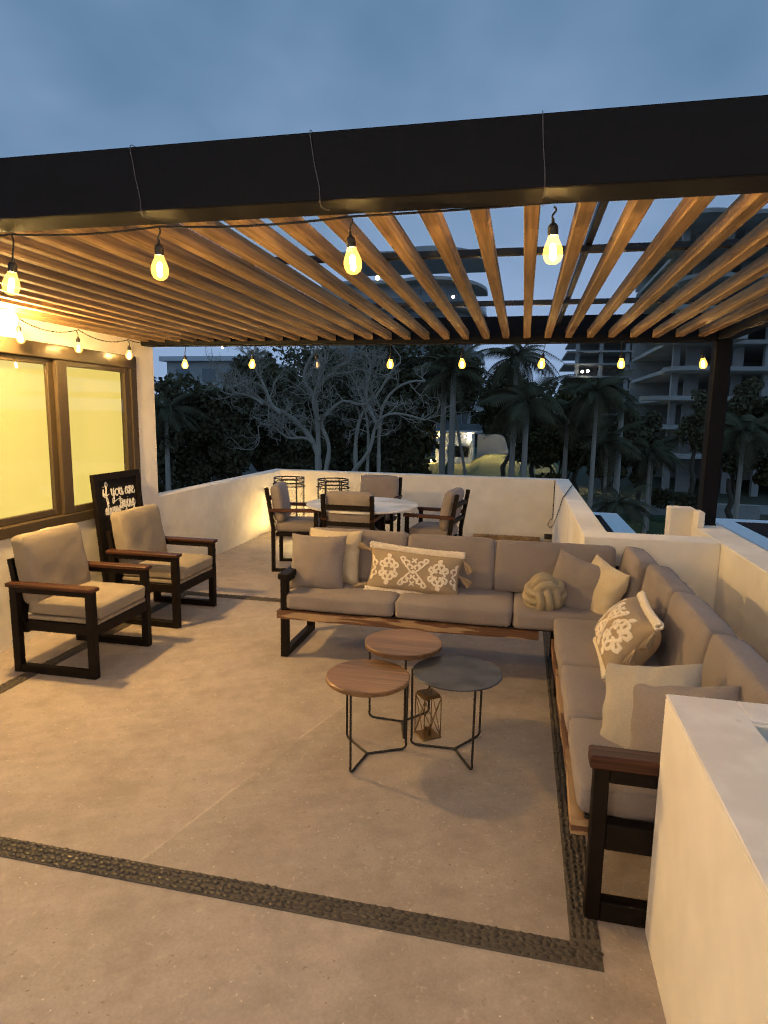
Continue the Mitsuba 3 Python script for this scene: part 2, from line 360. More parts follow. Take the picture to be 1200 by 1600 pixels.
# plunge pool with a rendered wall, right foreground
t = thing('plunge_pool', 'raised cream rendered plunge pool with a wide mottled rim in the right foreground', 'pool')
PXa, PXb, PYa, PYb, PH = 0.480, 3.2, -2.2, 2.030, 0.845
rim = 0.205
part(t, 'side_wall', bx(PXa, PXa + 0.2, PYa, PYb, -0.3, PH - 0.012, 0.004), 'm_plaster')
part(t, 'side_wall', bx(PXa + 0.202, 1.374, PYb - 0.126, PYb, -0.3, PH - 0.012, 0.004), 'm_plaster')
part(t, 'rim', cat_([bx(PXa, PXa + rim, PYa, PYb, PH - 0.011, PH, 0.004), bx(PXa + rim - 0.001, 1.374, PYb - 0.128, PYb - 0.0005, PH - 0.0115, PH - 0.0003, 0.003)]), 'm_coping')
part(t, 'basin', bx(PXa + 0.202, 1.374, PYa, PYb - 0.128, -0.3, 0.05, 0.004), 'm_pool_tile')
wt = trimesh.creation.box((1.374 - PXa - 0.204, PYb - 0.130 - PYa, 0.774)); wt.apply_translation(((1.374 + PXa + 0.204) / 2, (PYb - 0.130 + PYa) / 2, 0.052 + 0.387))
part(t, 'water', wt, 'm_water')

# ------------------------------------------------------------------ house wall with its window
hw = thing('house_wall', 'cream rendered house wall with a wide dark framed window on the left', 'wall')
WX = -3.53
Y0w, Y1w, Z0w, Z1w = 2.30, 5.325, 0.795, 2.195
part(hw, 'wall', cat_([bx(WX - 0.2, WX, -3.0, Y0w, -0.3, 2.62, 0.002), bx(WX - 0.2, WX, Y1w, 5.63, -0.3, 2.62, 0.002),
                       bx(WX - 0.2, WX, Y0w + 0.0005, Y1w - 0.0005, -0.3, Z0w, 0.002), bx(WX - 0.2, WX, Y0w + 0.0005, Y1w - 0.0005, Z1w, 2.619, 0.002)]), 'm_plaster')
win = part(hw, 'window', cat_([bx(WX - 0.10, WX + 0.018, Y0w + 0.001, Y1w - 0.001, 2.085, Z1w - 0.001), bx(WX - 0.10, WX + 0.018, Y0w + 0.001, Y1w - 0.001, Z0w + 0.001, 0.875),
                               bx(WX - 0.10, WX + 0.017, 5.235, Y1w - 0.001, 0.876, 2.084), bx(WX - 0.10, WX + 0.017, Y0w + 0.001, Y0w + 0.09, 0.876, 2.084)]), 'm_frame_bronze', label='dark bronze window frame')
def sash(y0, y1, x, wl, wr):
    return cat_([bx(x, x + 0.034, y0, y0 + wl, 0.878, 2.083), bx(x, x + 0.034, y1 - wr, y1, 0.878, 2.083), bx(x, x + 0.033, y0 + wl + 0.0004, y1 - wr - 0.0004, 2.040, 2.083), bx(x, x + 0.033, y0 + wl + 0.0004, y1 - wr - 0.0004, 0.878, 0.930)])
part(win, 'sash', sash(4.30, 5.234, WX - 0.030, 0.115, 0.075), 'm_frame_bronze')
part(win, 'sash', sash(2.40, 4.345, WX - 0.072, 0.09, 0.095), 'm_frame_bronze')
part(win, 'glass_pane', trimesh.Trimesh([(WX - 0.013, 4.41, 0.925), (WX - 0.013, 5.165, 0.925), (WX - 0.013, 5.165, 2.045), (WX - 0.013, 4.41, 2.045)], [(0, 1, 2), (0, 2, 3)]), 'm_pane')
part(win, 'glass_pane', trimesh.Trimesh([(WX - 0.055, 2.485, 0.925), (WX - 0.055, 4.255, 0.925), (WX - 0.055, 4.255, 2.045), (WX - 0.055, 2.485, 2.045)], [(0, 1, 2), (0, 2, 3)]), 'm_pane')
def blind_e(p, n, uv):
    return None
part(win, 'roller_blind', trimesh.Trimesh([(WX - 0.13, 2.32, 0.80), (WX - 0.13, 5.31, 0.80), (WX - 0.13, 5.31, 2.19), (WX - 0.13, 2.32, 2.19)], [(0, 1, 2), (0, 2, 3)]), 'm_blind', label='yellow roller blind lit from inside', emit=(0.78, 0.585, 0.135), pick=1.5)
single('house', bx(-9.5, WX - 0.202, -3.0, 5.63, -6.6, 2.60, 0.01), 'm_plaster', 'cream house volume behind the window wall', 'house')

# bracket lamp on the house wall: its shadows on the floor place it 0.37 m off the wall at 2.27 m
t = thing('wall_lamp', 'bright warm globe lamp on a bracket over the window, cut by the left picture edge', 'lamp')
LX, LY, LZ = -3.20, 3.49, 2.262
part(t, 'back_plate', bx(WX + 0.001, WX + 0.02, LY - 0.05, LY + 0.05, 2.21, 2.31), 'm_steel')
part(t, 'bracket', tube([(WX + 0.02, LY, 2.30), (LX - 0.02, LY, 2.318), (LX, LY, 2.316), (LX, LY, 2.312)], 0.009, 8), 'm_steel', True)
gl = trimesh.creation.icosphere(3, 0.060); gl.apply_translation((LX, LY, LZ - 0.005)); part(t, 'globe', gl, 'm_white_paint', True, emit=(1400, 850, 270), pick=16)

# porch of the house behind the camera: its soft globe lamps light the rim of the pool, the near floor and the sofa fronts
t = thing('house_porch', 'cream porch of the house behind the camera', 'porch')
part(t, 'rear_wall', bx(WX + 0.001, 4.0, -3.2, -3.0, -0.3, 2.85, 0.004), 'm_plaster')
part(t, 'roof_slab', bx(WX + 0.001, 4.0, -3.2, -0.75, 2.853, 3.05, 0.004), 'm_plaster')
for i, x in enumerate((-1.5, 1.1)):
    t = thing('porch_lamp', ['round porch ceiling lamp behind the camera on the left', 'round porch ceiling lamp behind the camera on the right'][i], 'lamp')
    g = trimesh.creation.icosphere(3, 0.20); g.apply_translation((x, -1.5, 2.55)); part(t, 'globe', g, 'm_white_paint', True, emit=(38, 31, 23), pick=6)
    part(t, 'stem', tube([(x, -1.5, 2.75), (x, -1.5, 2.852)], 0.02, 8), 'm_steel', True)

# ------------------------------------------------------------------ pergola
pg = thing('pergola', 'dark steel pergola with brown timber slats over the seating', 'pergola')
ZS, SH, SW = 2.336, 0.062, 0.050
part(pg, 'beam', cat_([bx(WX + 0.001, 1.555, 1.866, 1.874, 2.316, 2.502, 0.002), bx(WX + 0.001, 1.555, 1.8745, 2.006, 2.316, 2.324, 0.002), bx(WX + 0.001, 1.555, 1.8745, 2.006, 2.494, 2.5015, 0.002), bx(WX + 0.002, 1.554, 1.998, 2.0055, 2.3245, 2.4935, 0.001)]), 'm_beam', label='front steel beam nearest the camera')
part(pg, 'beam', bx(WX + 0.001, 1.425, 5.425, 5.56, 2.306, 2.515, 0.004), 'm_beam')
part(pg, 'beam', bx(1.43, 1.552, 2.008, 5.42, 2.316, 2.502, 0.004), 'm_beam')
part(pg, 'post', bx(1.432, 1.552, 5.466, 5.585, H + 0.0005, 2.504, 0.005), 'm_beam')
part(pg, 'base_plate', bx(1.428, 1.556, 5.462, 5.589, H + 0.0003, H + 0.012, 0.002), 'm_beam')
for i in range(30):
    x = -3.46 + i * 0.1645 + float(rng.uniform(-0.004, 0.004))
    z = ZS + float(rng.uniform(-0.003, 0.003))
    part(pg, 'slat', bx(x - SW / 2, x + SW / 2, 2.008, 5.42, z, z + SH, 0.003), 'm_slat')
for y in (2.96, 4.24):
    part(pg, 'cross_bar', bx(WX + 0.01, 1.428, y - 0.018, y + 0.018, 2.403, 2.431, 0.002), 'm_steel')
part(pg, 'long_bar', bx(0.222, 0.250, 2.01, 5.42, 2.432, 2.464, 0.002), 'm_steel')
# thin ties looped over the front beam
for x, w in ((-1.217, 0.028), (-0.639, 0.030), (0.011, 0.0145)):
    pts = [(x, 1.99, 2.506), (x, 1.90, 2.508), (x, 1.862, 2.505), (x + 0.2 * w, 1.861, 2.46), (x + 0.55 * w, 1.861, 2.40), (x + w, 1.861, 2.335), (x + w, 1.862, 2.312), (x + w, 1.93, 2.310), (x + w, 2.01, 2.312)]
    part(pg, 'tie', tube(spline(pts, 30), 0.0012, 5), 'm_thread', True)

# ------------------------------------------------------------------ string lights
AMB = (1.0, 0.605, 0.195)
env_prof = [(0.0, -0.080), (0.0115, -0.0785), (0.0215, -0.072), (0.0275, -0.060), (0.0292, -0.048), (0.0275, -0.035), (0.0225, -0.021), (0.0175, -0.010), (0.0145, 0.0)]
env_mesh = lathe(env_prof[::1], 20)
env_mesh.fix_normals()
sock_mesh = cat_([lathe([(0.0, 0.036), (0.008, 0.0355), (0.0125, 0.031), (0.015, 0.024), (0.015, 0.002), (0.0, 0.001)], 16), lathe([(0.0, 0.052), (0.0045, 0.050), (0.005, 0.035), (0, 0.035)], 8)])
scene['m_bulb_glass'] = {'type': 'blendbsdf', 'weight': 0.72, 'b0': {'type': 'diffuse', 'reflectance': C((0.5, 0.4, 0.2))}, 'b1': {'type': 'null'}}
scene['m_bulb_clear'] = {'type': 'thindielectric', 'int_ior': 1.5}
def string(pts_list, n=40, r=0.0036):
    return tube(np.vstack(pts_list), r, 6)
filament_mesh = lathe([(0.0, -0.070), (0.006, -0.067), (0.0095, -0.060), (0.0095, -0.032), (0.006, -0.022), (0.0, -0.020)], 12)
filament_mesh.fix_normals()
def bulb(x, y, z, ztop, label, group, lit=1.0, lean=0.0):
    """Socket and bulb with the glass's top at z; its lead hangs from ztop."""
    t = thing('string_light_bulb', label, 'light bulb', group)
    rt = np.random.default_rng(int(abs(x * 1000) + abs(y * 77))); to = T().translate([x, y, z + 0.04]).rotate([1, 0, 0], float(rt.uniform(-5, 5))).rotate([0, 1, 0], float(rt.uniform(-7, 7))).translate([0, 0, -0.04])
    part(t, 'lead', tube(spline([(x + lean, y, ztop), (x + lean + 0.006, y, ztop * 0.6 + z * 0.4 + 0.02), (x, y, z + 0.062), (x, y, z + 0.048)], 12), 0.003, 6), 'm_cable', True)
    part(t, 'socket', sock_mesh, 'm_socket', 30, to=to)
    if lit:
        part(t, 'glass', env_mesh, 'm_bulb_glass', True, to=to, emit=(3.0 * lit, 1.32 * lit, 0.20 * lit), pick=0.08)
        part(t, 'filament', filament_mesh, 'm_socket', True, to=to, emit=tuple(c * 1500 * lit for c in AMB), pick=2.4)
    else:
        part(t, 'glass', env_mesh, 'm_bulb_clear', True, to=to)
        part(t, 'filament', filament_mesh, 'm_brass', True, to=to, emit=(0.9, 0.55, 0.25), pick=0.05)
    return t
def sag(a, b, s, n=14):
    a, b = np.array(a, float), np.array(b, float); u = np.linspace(0, 1, n)[:, None]
    p = a + (b - a) * u; p[:, 2] -= s * 4 * (u * (1 - u))[:, 0]; return p
NR = [(-1.803, 2.182), (-1.226, 2.220), (-0.559, 2.218), (0.057, 2.228)]
lab = ['glowing bulb at the left end of the front string, cut near the picture edge', 'glowing bulb on the front string, second from the left', 'glowing bulb on the front string, in front of the slats left of centre', 'glowing bulb on the front string furthest right, hung against the sky']
for (x, z), l in zip(NR, lab):
    bulb(x, 2.016, z, 2.310, l, 'string light bulbs under the pergola')
seg = []
xs = [-3.4, -2.4, -1.815, -1.220, -0.562, 0.055, 0.68, 1.40]
for a, b in zip(xs[:-1], xs[1:]):
    seg.append(sag((a, 2.016, 2.312 if a < 0 else 2.322), (b, 2.016, 2.312 if b < 0 else 2.322), 0.012 if b < 0 else 0.002))
single('string_cable', string(seg), 'm_cable', 'black light string cable along the front steel beam', 'cable', True)
FX = [-3.012, -2.355, -1.769, -1.115, -0.519, 0.129, 0.721, 1.305]
lab = ['glowing bulb on the back string beside the house wall', 'glowing bulb on the back string above the left parapet', 'unlit clear bulb on the back string in front of the bare tree', 'glowing bulb on the back string over the dining table',
       'glowing bulb on the back string, right of the dining table', 'glowing bulb on the back string before the sky gap between palms and building', 'glowing bulb on the back string before the unfinished building', 'glowing bulb on the back string next to the pergola post']
for i, (x, l) in enumerate(zip(FX, lab)):
    bulb(x, 5.315, 2.165, 2.290, l, 'string light bulbs under the pergola', 0.85 if i != 2 else 0, lean=[0, .01, 0, -.006, .008, 0.004, -.01, .02][i])
seg = []
xs = [-3.40] + FX + [1.38]
for a, b in zip(xs[:-1], xs[1:]): seg.append(sag((a, 5.315, 2.298), (b, 5.315, 2.298), 0.014))
single('string_cable', string(seg), 'm_cable', 'black light string cable along the back of the pergola', 'cable', True)
LYs = [(3.806, 2.225), (4.403, 2.218), (5.062, 2.224)]
lab = ['glowing bulb above the window, nearest the bright wall lamp', 'glowing bulb above the window, middle of the three on the wall', 'glowing bulb above the right end of the window']
for (y, z), l in zip(LYs, lab):
    bulb(-3.40, y, z, 2.313, l, 'string light bulbs under the pergola', 0.8, lean=-0.012)
seg = []
ys = [2.03, 2.6, 3.2, 3.80, 4.41, 5.05, 5.30]
for a, b in zip(ys[:-1], ys[1:]): seg.append(sag((-3.40, a, 2.316), (-3.40, b, 2.316), 0.05 if b < 5.2 else 0.01))
single('string_cable', string(seg), 'm_cable', 'black light string cable sagging along the house wall above the window', 'cable', True)
seg = []
ys = [2.05, 2.7, 3.4, 4.1, 4.7, 5.30]
for a, b in zip(ys[:-1], ys[1:]): seg.append(sag((1.40, a, 2.306), (1.40, b, 2.306), 0.016))
single('string_cable', string(seg), 'm_cable', 'black light string cable along the right side beam', 'cable', True)

# ------------------------------------------------------------------ L-shaped sofa
sf = thing('corner_sofa', 'taupe L-shaped corner sofa on a live edge timber base', 'sofa')
FY, FXr = 4.0, 0.25
def wavy(a, b, base, amp, seed, axis, back):
    u = np.linspace(a, b, 60); w = base + amp * (meshkit.fbm(np.stack([u * 3.2, u * 0, u * 0 + seed], -1), 4, seed=seed) - 0.5) * 2
    P = [(x, y) for x, y in zip(u, w)] + [(b, back), (a, back)]
    if axis == 'y': P = [(y, x) for x, y in P]
    return Polygon(P).buffer(0)
def live_slab(poly, z0, z1, seed):
    lo = trimesh.creation.extrude_polygon(poly, z1 - z0, engine='earcut'); lo = lo.subdivide_to_size(0.06); V = lo.vertices.copy()
    V[:, 2] += z0
    k = (V[:, 2] < z0 + 0.25 * (z1 - z0))
    V[k, 2] += 0.016 * (meshkit.fbm(V[k] * np.array([4, 4, 0]) + seed, 3, seed=seed) - 0.35)
    lo.vertices = V; return lo
part(sf, 'base_slab', live_slab(wavy(-1.617, 0.16, 3.978, 0.016, 3, 'x', 4.60), 0.285, 0.342, 3), 'm_slab', label='live edge timber slab under the long side')
part(sf, 'base_slab', live_slab(wavy(2.095, 3.93, 0.236, 0.012, 5, 'y', 0.86), 0.272, 0.330, 5), 'm_slab', label='live edge timber slab under the short side')
part(sf, 'seat_frame', cat_([bx(-1.57, 0.9, 4.02, 4.60, 0.3425, 0.352), bx(0.27, 0.86, 2.10, 3.97, 0.331, 0.343)]), 'm_steel')
# end frames and legs
def loop_y(x, y0, y1, z1, w=0.052):
    return cat_([bx(x, x + w, y0, y0 + w, 0, z1), bx(x, x + w, y1 - w, y1, 0, z1), bx(x + .001, x + w - .001, y0 + w, y1 - w, 0, w)])
part(sf, 'end_frame', cat_([loop_y(-1.598, 4.002, 4.61, 0.284), bx(-1.598, -1.546, 4.002, 4.054, 0.343, 0.56), bx(-1.598, -1.546, 4.558, 4.61, 0.343, 0.56), bx(-1.597, -1.547, 4.0545, 4.5575, 0.535, 0.5595)]), 'm_dark_frame')
part(sf, 'armrest', bx(-1.612, -1.535, 3.99, 4.62, 0.561, 0.604, 0.006), 'm_dark_frame')
part(sf, 'end_frame', cat_([bx(0.284, 0.334, 2.035, 2.088, 0, 0.56), bx(0.84, 0.892, 2.035, 2.088, 0, 0.56), bx(0.3345, 0.8395, 2.036, 2.087, 0, 0.072), bx(0.3345, 0.8395, 2.036, 2.087, 0.268, 0.362), bx(0.3345, 0.8395, 2.036, 2.087, 0.51, 0.559)]), 'm_dark_frame')
part(sf, 'armrest', bx(0.268, 0.905, 2.022, 2.10, 0.561, 0.610, 0.006), 'm_arm_wood')
part(sf, 'leg', bx(0.262, 0.312, 3.80, 3.85, 0, 0.272), 'm_dark_frame')
part(sf, 'leg', bx(0.262, 0.312, 4.46, 4.51, 0, 0.341), 'm_dark_frame')
part(sf, 'leg', bx(0.82, 0.87, 4.05, 4.10, 0, 0.341), 'm_dark_frame')
part(sf, 'back_rail', cat_([bx(-1.54, 0.98, 4.612, 4.65, 0.60, 0.66), bx(0.955, 0.99, 2.10, 4.60, 0.60, 0.66), bx(-0.8, -0.76, 4.613, 4.649, 0.34, 0.60), bx(-0.02, 0.02, 4.613, 4.649, 0.34, 0.60), bx(0.956, 0.989, 2.75, 2.79, 0.3, 0.60), bx(0.956, 0.989, 3.40, 3.44, 0.3, 0.60)]), 'm_dark_frame')
# seat cushions: long side, then short side
for i, (x0, x1) in enumerate(((-1.560, -0.792), (-0.786, -0.012), (-0.006, 0.86))):
    part(sf, 'seat_cushion', moved(cushion(x1 - x0, 0.60, 0.118, 0.028, 0.007, i), frame4(((x0 + x1) / 2, 4.295, 0.408), (1, 0, 0), (0, 1, 0), (0, 0, 1))), 'm_taupe', True)
for i, (y0, y1) in enumerate(((3.218, 3.99), (2.640, 3.212), (2.098, 2.634))):
    part(sf, 'seat_cushion', moved(cushion(0.62, y1 - y0, 0.118, 0.028, 0.007, i + 4), frame4((0.557, (y0 + y1) / 2, 0.399), (1, 0, 0), (0, 1, 0), (0, 0, 1))), 'm_taupe', True)
def back(c, w, h, t, n, seed):
    return moved(cushion(w, h, t, 0.026, 0.007, seed), facing(c, n))
for i, (x0, x1, z1) in enumerate(((-1.555, -0.797, 0.838), (-0.790, -0.158, 0.830), (-0.150, 0.665, 0.822))):
    part(sf, 'back_cushion', back(((x0 + x1) / 2, 4.53, (z1 + 0.455) / 2), x1 - x0, z1 - 0.455, 0.145, (0, -1, 0.16), i + 10), 'm_taupe', True)
for i, (y0, y1, x) in enumerate(((4.06, 4.60, 0.775), (3.425, 4.045, 0.825), (2.775, 3.418, 0.835), (2.115, 2.768, 0.845))):
    part(sf, 'back_cushion', back((x, (y0 + y1) / 2, 0.63), y1 - y0, 0.385, 0.145, (-1, 0, 0.16), i + 20), 'm_taupe', True)

# ------------------------------------------------------------------ throw pillows
def throw(name, label, c, n, roll, w, h, t, m, seed, wr=0.006):
    me, f = pillow(w, h, t, seed, wr=wr)
    M = facing(c, n, roll)
    return single(name, moved(me, M), m, label, 'pillow', True)
throw('throw_pillow', 'plain taupe square pillow at the left end of the sofa', (-1.405, 4.245, 0.640), (0.06, -1, 0.28), 0, 0.41, 0.41, 0.17, 'm_taupe', 1, 0.010)
throw('throw_pillow', 'cream pillow tucked behind the taupe one at the left end of the sofa', (-1.325, 4.40, 0.655), (-0.03, -1, 0.22), 0, 0.41, 0.41, 0.14, 'm_cream', 2, 0.014)
throw('throw_pillow', 'taupe pillow tilted in the sofa corner beside the knotted ball', (0.395, 4.26, 0.582), (-0.50, -1, 0.30), -12, 0.385, 0.41, 0.17, 'm_taupe', 3, 0.010)
throw('throw_pillow', 'creased cream pillow wedged behind the tilted taupe pillow in the sofa corner', (0.550, 4.20, 0.575), (-1.0, -0.55, 0.28), -9, 0.37, 0.41, 0.15, 'm_cream', 4, 0.016)
throw('throw_pillow', 'pale grey linen pillow leaning over another by the near arm of the sofa', (0.530, 2.47, 0.560), (-0.60, -0.55, 0.46), 20, 0.40, 0.42, 0.19, 'm_grey_linen', 5, 0.016)
throw('throw_pillow', 'brownish pillow closest to the near arm, half hidden by the pool rim', (0.615, 2.31, 0.560), (-0.55, -0.58, 0.46), 18, 0.40, 0.41, 0.20, 'm_taupe', 6, 0.012)

def stroke(pts, w=0.012, smooth=True):
    P = spline(pts, 24) if smooth and len(pts) > 2 else np.array(pts)
    return LineString(P).buffer(w / 2, quad_segs=4)
def motif_diamond(cx, s):
    S = []
    for a in (1, -1):
        for b in (1, -1):
            q = lambda L: [(cx + a * x * s, b * y * s) for x, y in L]
            S.append(stroke(q([(0, 0.42), (0.16, 0.62), (0.30, 0.50), (0.26, 0.34)]), 0.0155))
            S.append(stroke(q([(0.10, 0.16), (0.30, 0.26), (0.46, 0.42), (0.56, 0.28), (0.44, 0.16)]), 0.0155))
            S.append(stroke(q([(0.42, 0.0), (0.30, 0.14), (0.12, 0.30), (0.0, 0.44)]), 0.0145))
    for b in (1, -1):
        S.append(Point(cx, b * 0.80 * s).buffer(0.017)); S.append(stroke([(cx, b * 0.44 * s), (cx, b * 0.8 * s)], 0.0145))
    return S
def motif_hook(cx, d, s):
    S = []
    q = lambda L: [(cx + d * x * s, y * s) for x, y in L]
    S.append(stroke(q([(0.55, 0.0), (0.22, 0.34), (-0.05, 0.62), (-0.18, 0.80)]), 0.013, False)); S.append(stroke(q([(0.55, 0.0), (0.22, -0.34), (-0.05, -0.62), (-0.18, -0.80)]), 0.013, False))
    for b in (1, -1):
        q2 = lambda L: [(cx + d * x * s, b * y * s) for x, y in L]
        S.append(stroke(q2([(0.30, 0.26), (0.50, 0.46), (0.64, 0.36), (0.58, 0.22)]), 0.0135)); S.append(stroke(q2([(0.06, 0.50), (0.28, 0.72), (0.42, 0.62), (0.32, 0.50)]), 0.0135))
        S.append(stroke(q2([(-0.18, 0.80), (-0.02, 0.92), (0.10, 0.86), (0.06, 0.76)]), 0.0135))
    return S
def motif_x(cx, cy, s):
    return [stroke([(cx - s, cy - s), (cx + s, cy + s)], 0.012, False), stroke([(cx - s, cy + s), (cx + s, cy - s)], 0.012, False)]
def kilim_pillow(label, c, n, roll, w, h, t, seed, tassels):
    k = thing('fringed_pillow', label, 'pillow')
    me, f = pillow(w, h, t, seed); M = facing(c, n, roll)
    part(k, 'cover', moved(me, M), 'm_kilim', True)
    s = h * 0.47; S = []
    for cx in (-0.185, 0.185): S += motif_diamond(cx, s * 0.86)
    for cx, d in ((-0.045, 1), (0.045, -1), (-0.315, 1), (0.315, -1)): S += motif_hook(cx - d * 0.035, d, s * 0.80)
    S += motif_x(0, s * 0.60, 0.014) + motif_x(0, -s * 0.60, 0.014) + [Point(0, 0).buffer(0.015)]
    g = unary_union(S).intersection(sbox(-w * 0.465, -h * 0.40, w * 0.465, h * 0.40)).simplify(0.0012)
    ms = [trimesh.creation.extrude_polygon(p, 0.007, engine='earcut') for p in getattr(g, 'geoms', [g])]
    e = cat_(ms).subdivide_to_size(0.02, max_iter=6); V = e.vertices.copy()
    U = np.clip(V[:, 0] / (w / 2 * 0.97), -1, 1); Vv = np.clip(V[:, 1] / (h / 2 * 0.97), -1, 1)
    x, y, z = f(U, Vv); V[:, 2] += z - 0.002; V[:, 0], V[:, 1] = x, y
    e.vertices = V; part(k, 'embroidery', moved(e, M), 'm_yarn', 35, label='raised off-white wool pattern')
    for b in (1, -1):                                             # looped fringe along the two long edges
        L = []
        for j in range(3):
            u = np.linspace(-1, 1, 150); x, y, z = f(u, u * 0 + b * 0.97); ph = j * 2 * np.pi / 3
            L.append(tube(np.stack([x, y + b * (0.016 + 0.019 * np.sin(u * w * 62 + ph)), 0.010 + 0.012 * np.cos(u * w * 62 + ph)], -1), 0.0088, 6))
        part(k, 'fringe', moved(cat_(L), M), 'm_yarn', True)
    for (u, v, ang) in tassels:
        x, y, z = f(np.array(float(u)), np.array(float(v))); r2 = np.random.default_rng(int(abs(u * 10 + v * 100)) + seed); L = []
        R = np.array([[math.cos(ang), -math.sin(ang)], [math.sin(ang), math.cos(ang)]])
        for q in range(20):
            a = r2.uniform(0, 2 * math.pi); rr = r2.uniform(0.3, 1)
            P = [(0.0, 0, 0), (0.02, 0.006 * rr * math.cos(a), 0.006 * rr * math.sin(a)), (0.045, 0.016 * rr * math.cos(a), 0.013 * rr * math.sin(a)), (0.075, 0.022 * rr * math.cos(a), 0.015 * rr * math.sin(a))]
            P = np.array(P) * 1.35; P[:, :2] = P[:, :2] @ R.T; L.append(tube(P, 0.0042, 4))
        knot = trimesh.creation.icosphere(1, 0.011); knot.apply_translation((0.008 * math.cos(ang), 0.008 * math.sin(ang), 0)); L.append(knot)
        tm = cat_(L); tm.apply_translation((float(x), float(y), 0.004)); part(k, 'tassel', moved(tm, M), 'm_kilim', True)
kilim_pillow('long tan pillow with off-white tufted pattern in the middle of the long seat', (-0.705, 4.30, 0.600), (0.03, -1, 0.30), -4, 0.68, 0.30, 0.15, 11,
             [(1, 0.85, -0.9), (1, 0.1, -0.55), (1, -0.8, -0.3), (-1, 0.8, 2.9), (-1, -0.8, 3.6)])
kilim_pillow('long tan pillow with off-white tufted pattern propped on the short side of the sofa', (0.570, 3.31, 0.600), (-0.80, 0.02, 0.62), 0, 0.56, 0.33, 0.24, 12,
             [(1, 0.85, -0.9), (1, 0.1, -0.8), (1, -0.8, -0.9), (-1, 0.8, 3.6)])

# knotted ball cushion: three interlaced sets of three loops
kb = thing('knot_cushion', 'mustard green knotted ball cushion on the sofa by the corner', 'cushion')
KM = trimesh.transformations.euler_matrix(0.30, -0.16, 0.22); KM[:3, :3] *= 1.08; KM[:3, 3] = (0.190, 4.165, 0.548)
th = np.linspace(0, 2 * np.pi, 60, endpoint=False)
for ax in range(3):
    i, j = (ax + 1) % 3, (ax + 2) % 3
    for s in (-1, 0, 1):
        rr = (0.090 - 0.012 * abs(s)) + 0.020 * np.cos(2 * th)
        P = np.zeros((60, 3)); P[:, i] = rr * np.cos(th); P[:, j] = rr * np.sin(th); P[:, ax] = s * 0.0505 * (1 - 0.06 * np.cos(2 * th))
        part(kb, 'loop', moved(tube(P, 0.0252, 12, closed=True), KM), 'm_knot', True)

# ------------------------------------------------------------------ coffee tables and lantern
def coffee(label, c, r, zt, thick, m, feet, lr=0.006):
    t = thing('coffee_table', label, 'coffee table')
    prof = [(0, zt - thick), (r - 0.008, zt - thick), (r, zt - thick + 0.006), (r, zt - 0.004), (r - 0.005, zt), (0, zt)]
    tp = lathe(prof, 64); tp.apply_translation((c[0], c[1], 0)); part(t, 'tabletop', tp, m, 25)
    hub = np.array([c[0], c[1], lr]); pts = [np.array([c[0] + f[1] * math.cos(math.radians(f[0])), c[1] + f[1] * math.sin(math.radians(f[0])), lr]) for f in feet]
    for p in pts:
        rad = (p - hub) / np.linalg.norm(p - hub); b = p - rad * 0.03; top = p + rad * 0.004; top[2] = zt - thick
        arc = spline([b, p - rad * 0.010 + (0, 0, 0.004), p + (0, 0, 0.014), p + (0, 0, 0.034)], 8)
        part(t, 'leg', tube(np.vstack([hub, b - rad * 0.01, arc, top]), lr, 8), 'm_steel', True)
    return t
coffee('round reddish brown wood side table, front left of the three', (-0.693, 2.885), 0.208, 0.425, 0.026, 'm_table_wood', [(-100, 0.196), (28, 0.205), (136, 0.20)])
coffee('round dark grey metal side table on the right of the group', (-0.266, 3.038), 0.226, 0.424, 0.008, 'm_table_metal', [(-61, 0.21), (181, 0.225), (57, 0.21)])
coffee('round brown wood side table at the back, slightly taller than the others', (-0.585, 3.262), 0.212, 0.474, 0.028, 'm_table_wood', [(176, 0.19), (-76, 0.20), (50, 0.20)])
t = thing('floor_lantern', 'small empty brass wire lantern on the floor under the metal table', 'lantern')
LM = rotz(38, (-0.425, 3.155, 0))
w2, w3, z0, z1 = 0.050, 0.042, 0.008, 0.225
part(t, 'base', moved(bx(-0.055, 0.055, -0.055, 0.055, 0, 0.008, 0.002), LM), 'm_brass')
part(t, 'roof', moved(cat_([hullmesh([(sx * 0.05, sy * 0.05, 0.226) for sx in (-1, 1) for sy in (-1, 1)] + [(sx * 0.043, sy * 0.043, 0.245) for sx in (-1, 1) for sy in (-1, 1)]), tube([(0.02 * math.cos(a), 0, 0.245 + 0.022 * math.sin(a)) for a in np.linspace(0, np.pi, 9)], 0.002, 6)]), LM), 'm_brass')
cs0 = [(sx * w2, sy * w2, z0) for sx, sy in ((-1, -1), (1, -1), (1, 1), (-1, 1))]; cs1 = [(x, y, z1) for x, y, _ in cs0]
for i in range(4):
    j = (i + 1) % 4
    part(t, 'side', moved(cat_([tube([cs0[i], cs1[i]], 0.0028, 6), tube([cs0[i], cs1[j]], 0.0022, 6), tube([cs0[j], cs1[i]], 0.0022, 6)]), LM), 'm_brass', True)
part(t, 'candle_cup', moved(lathe([(0, 0.008), (0.02, 0.008), (0.022, 0.04), (0.02, 0.04), (0.018, 0.012), (0, 0.012)], 16), LM), 'm_brass', 30)

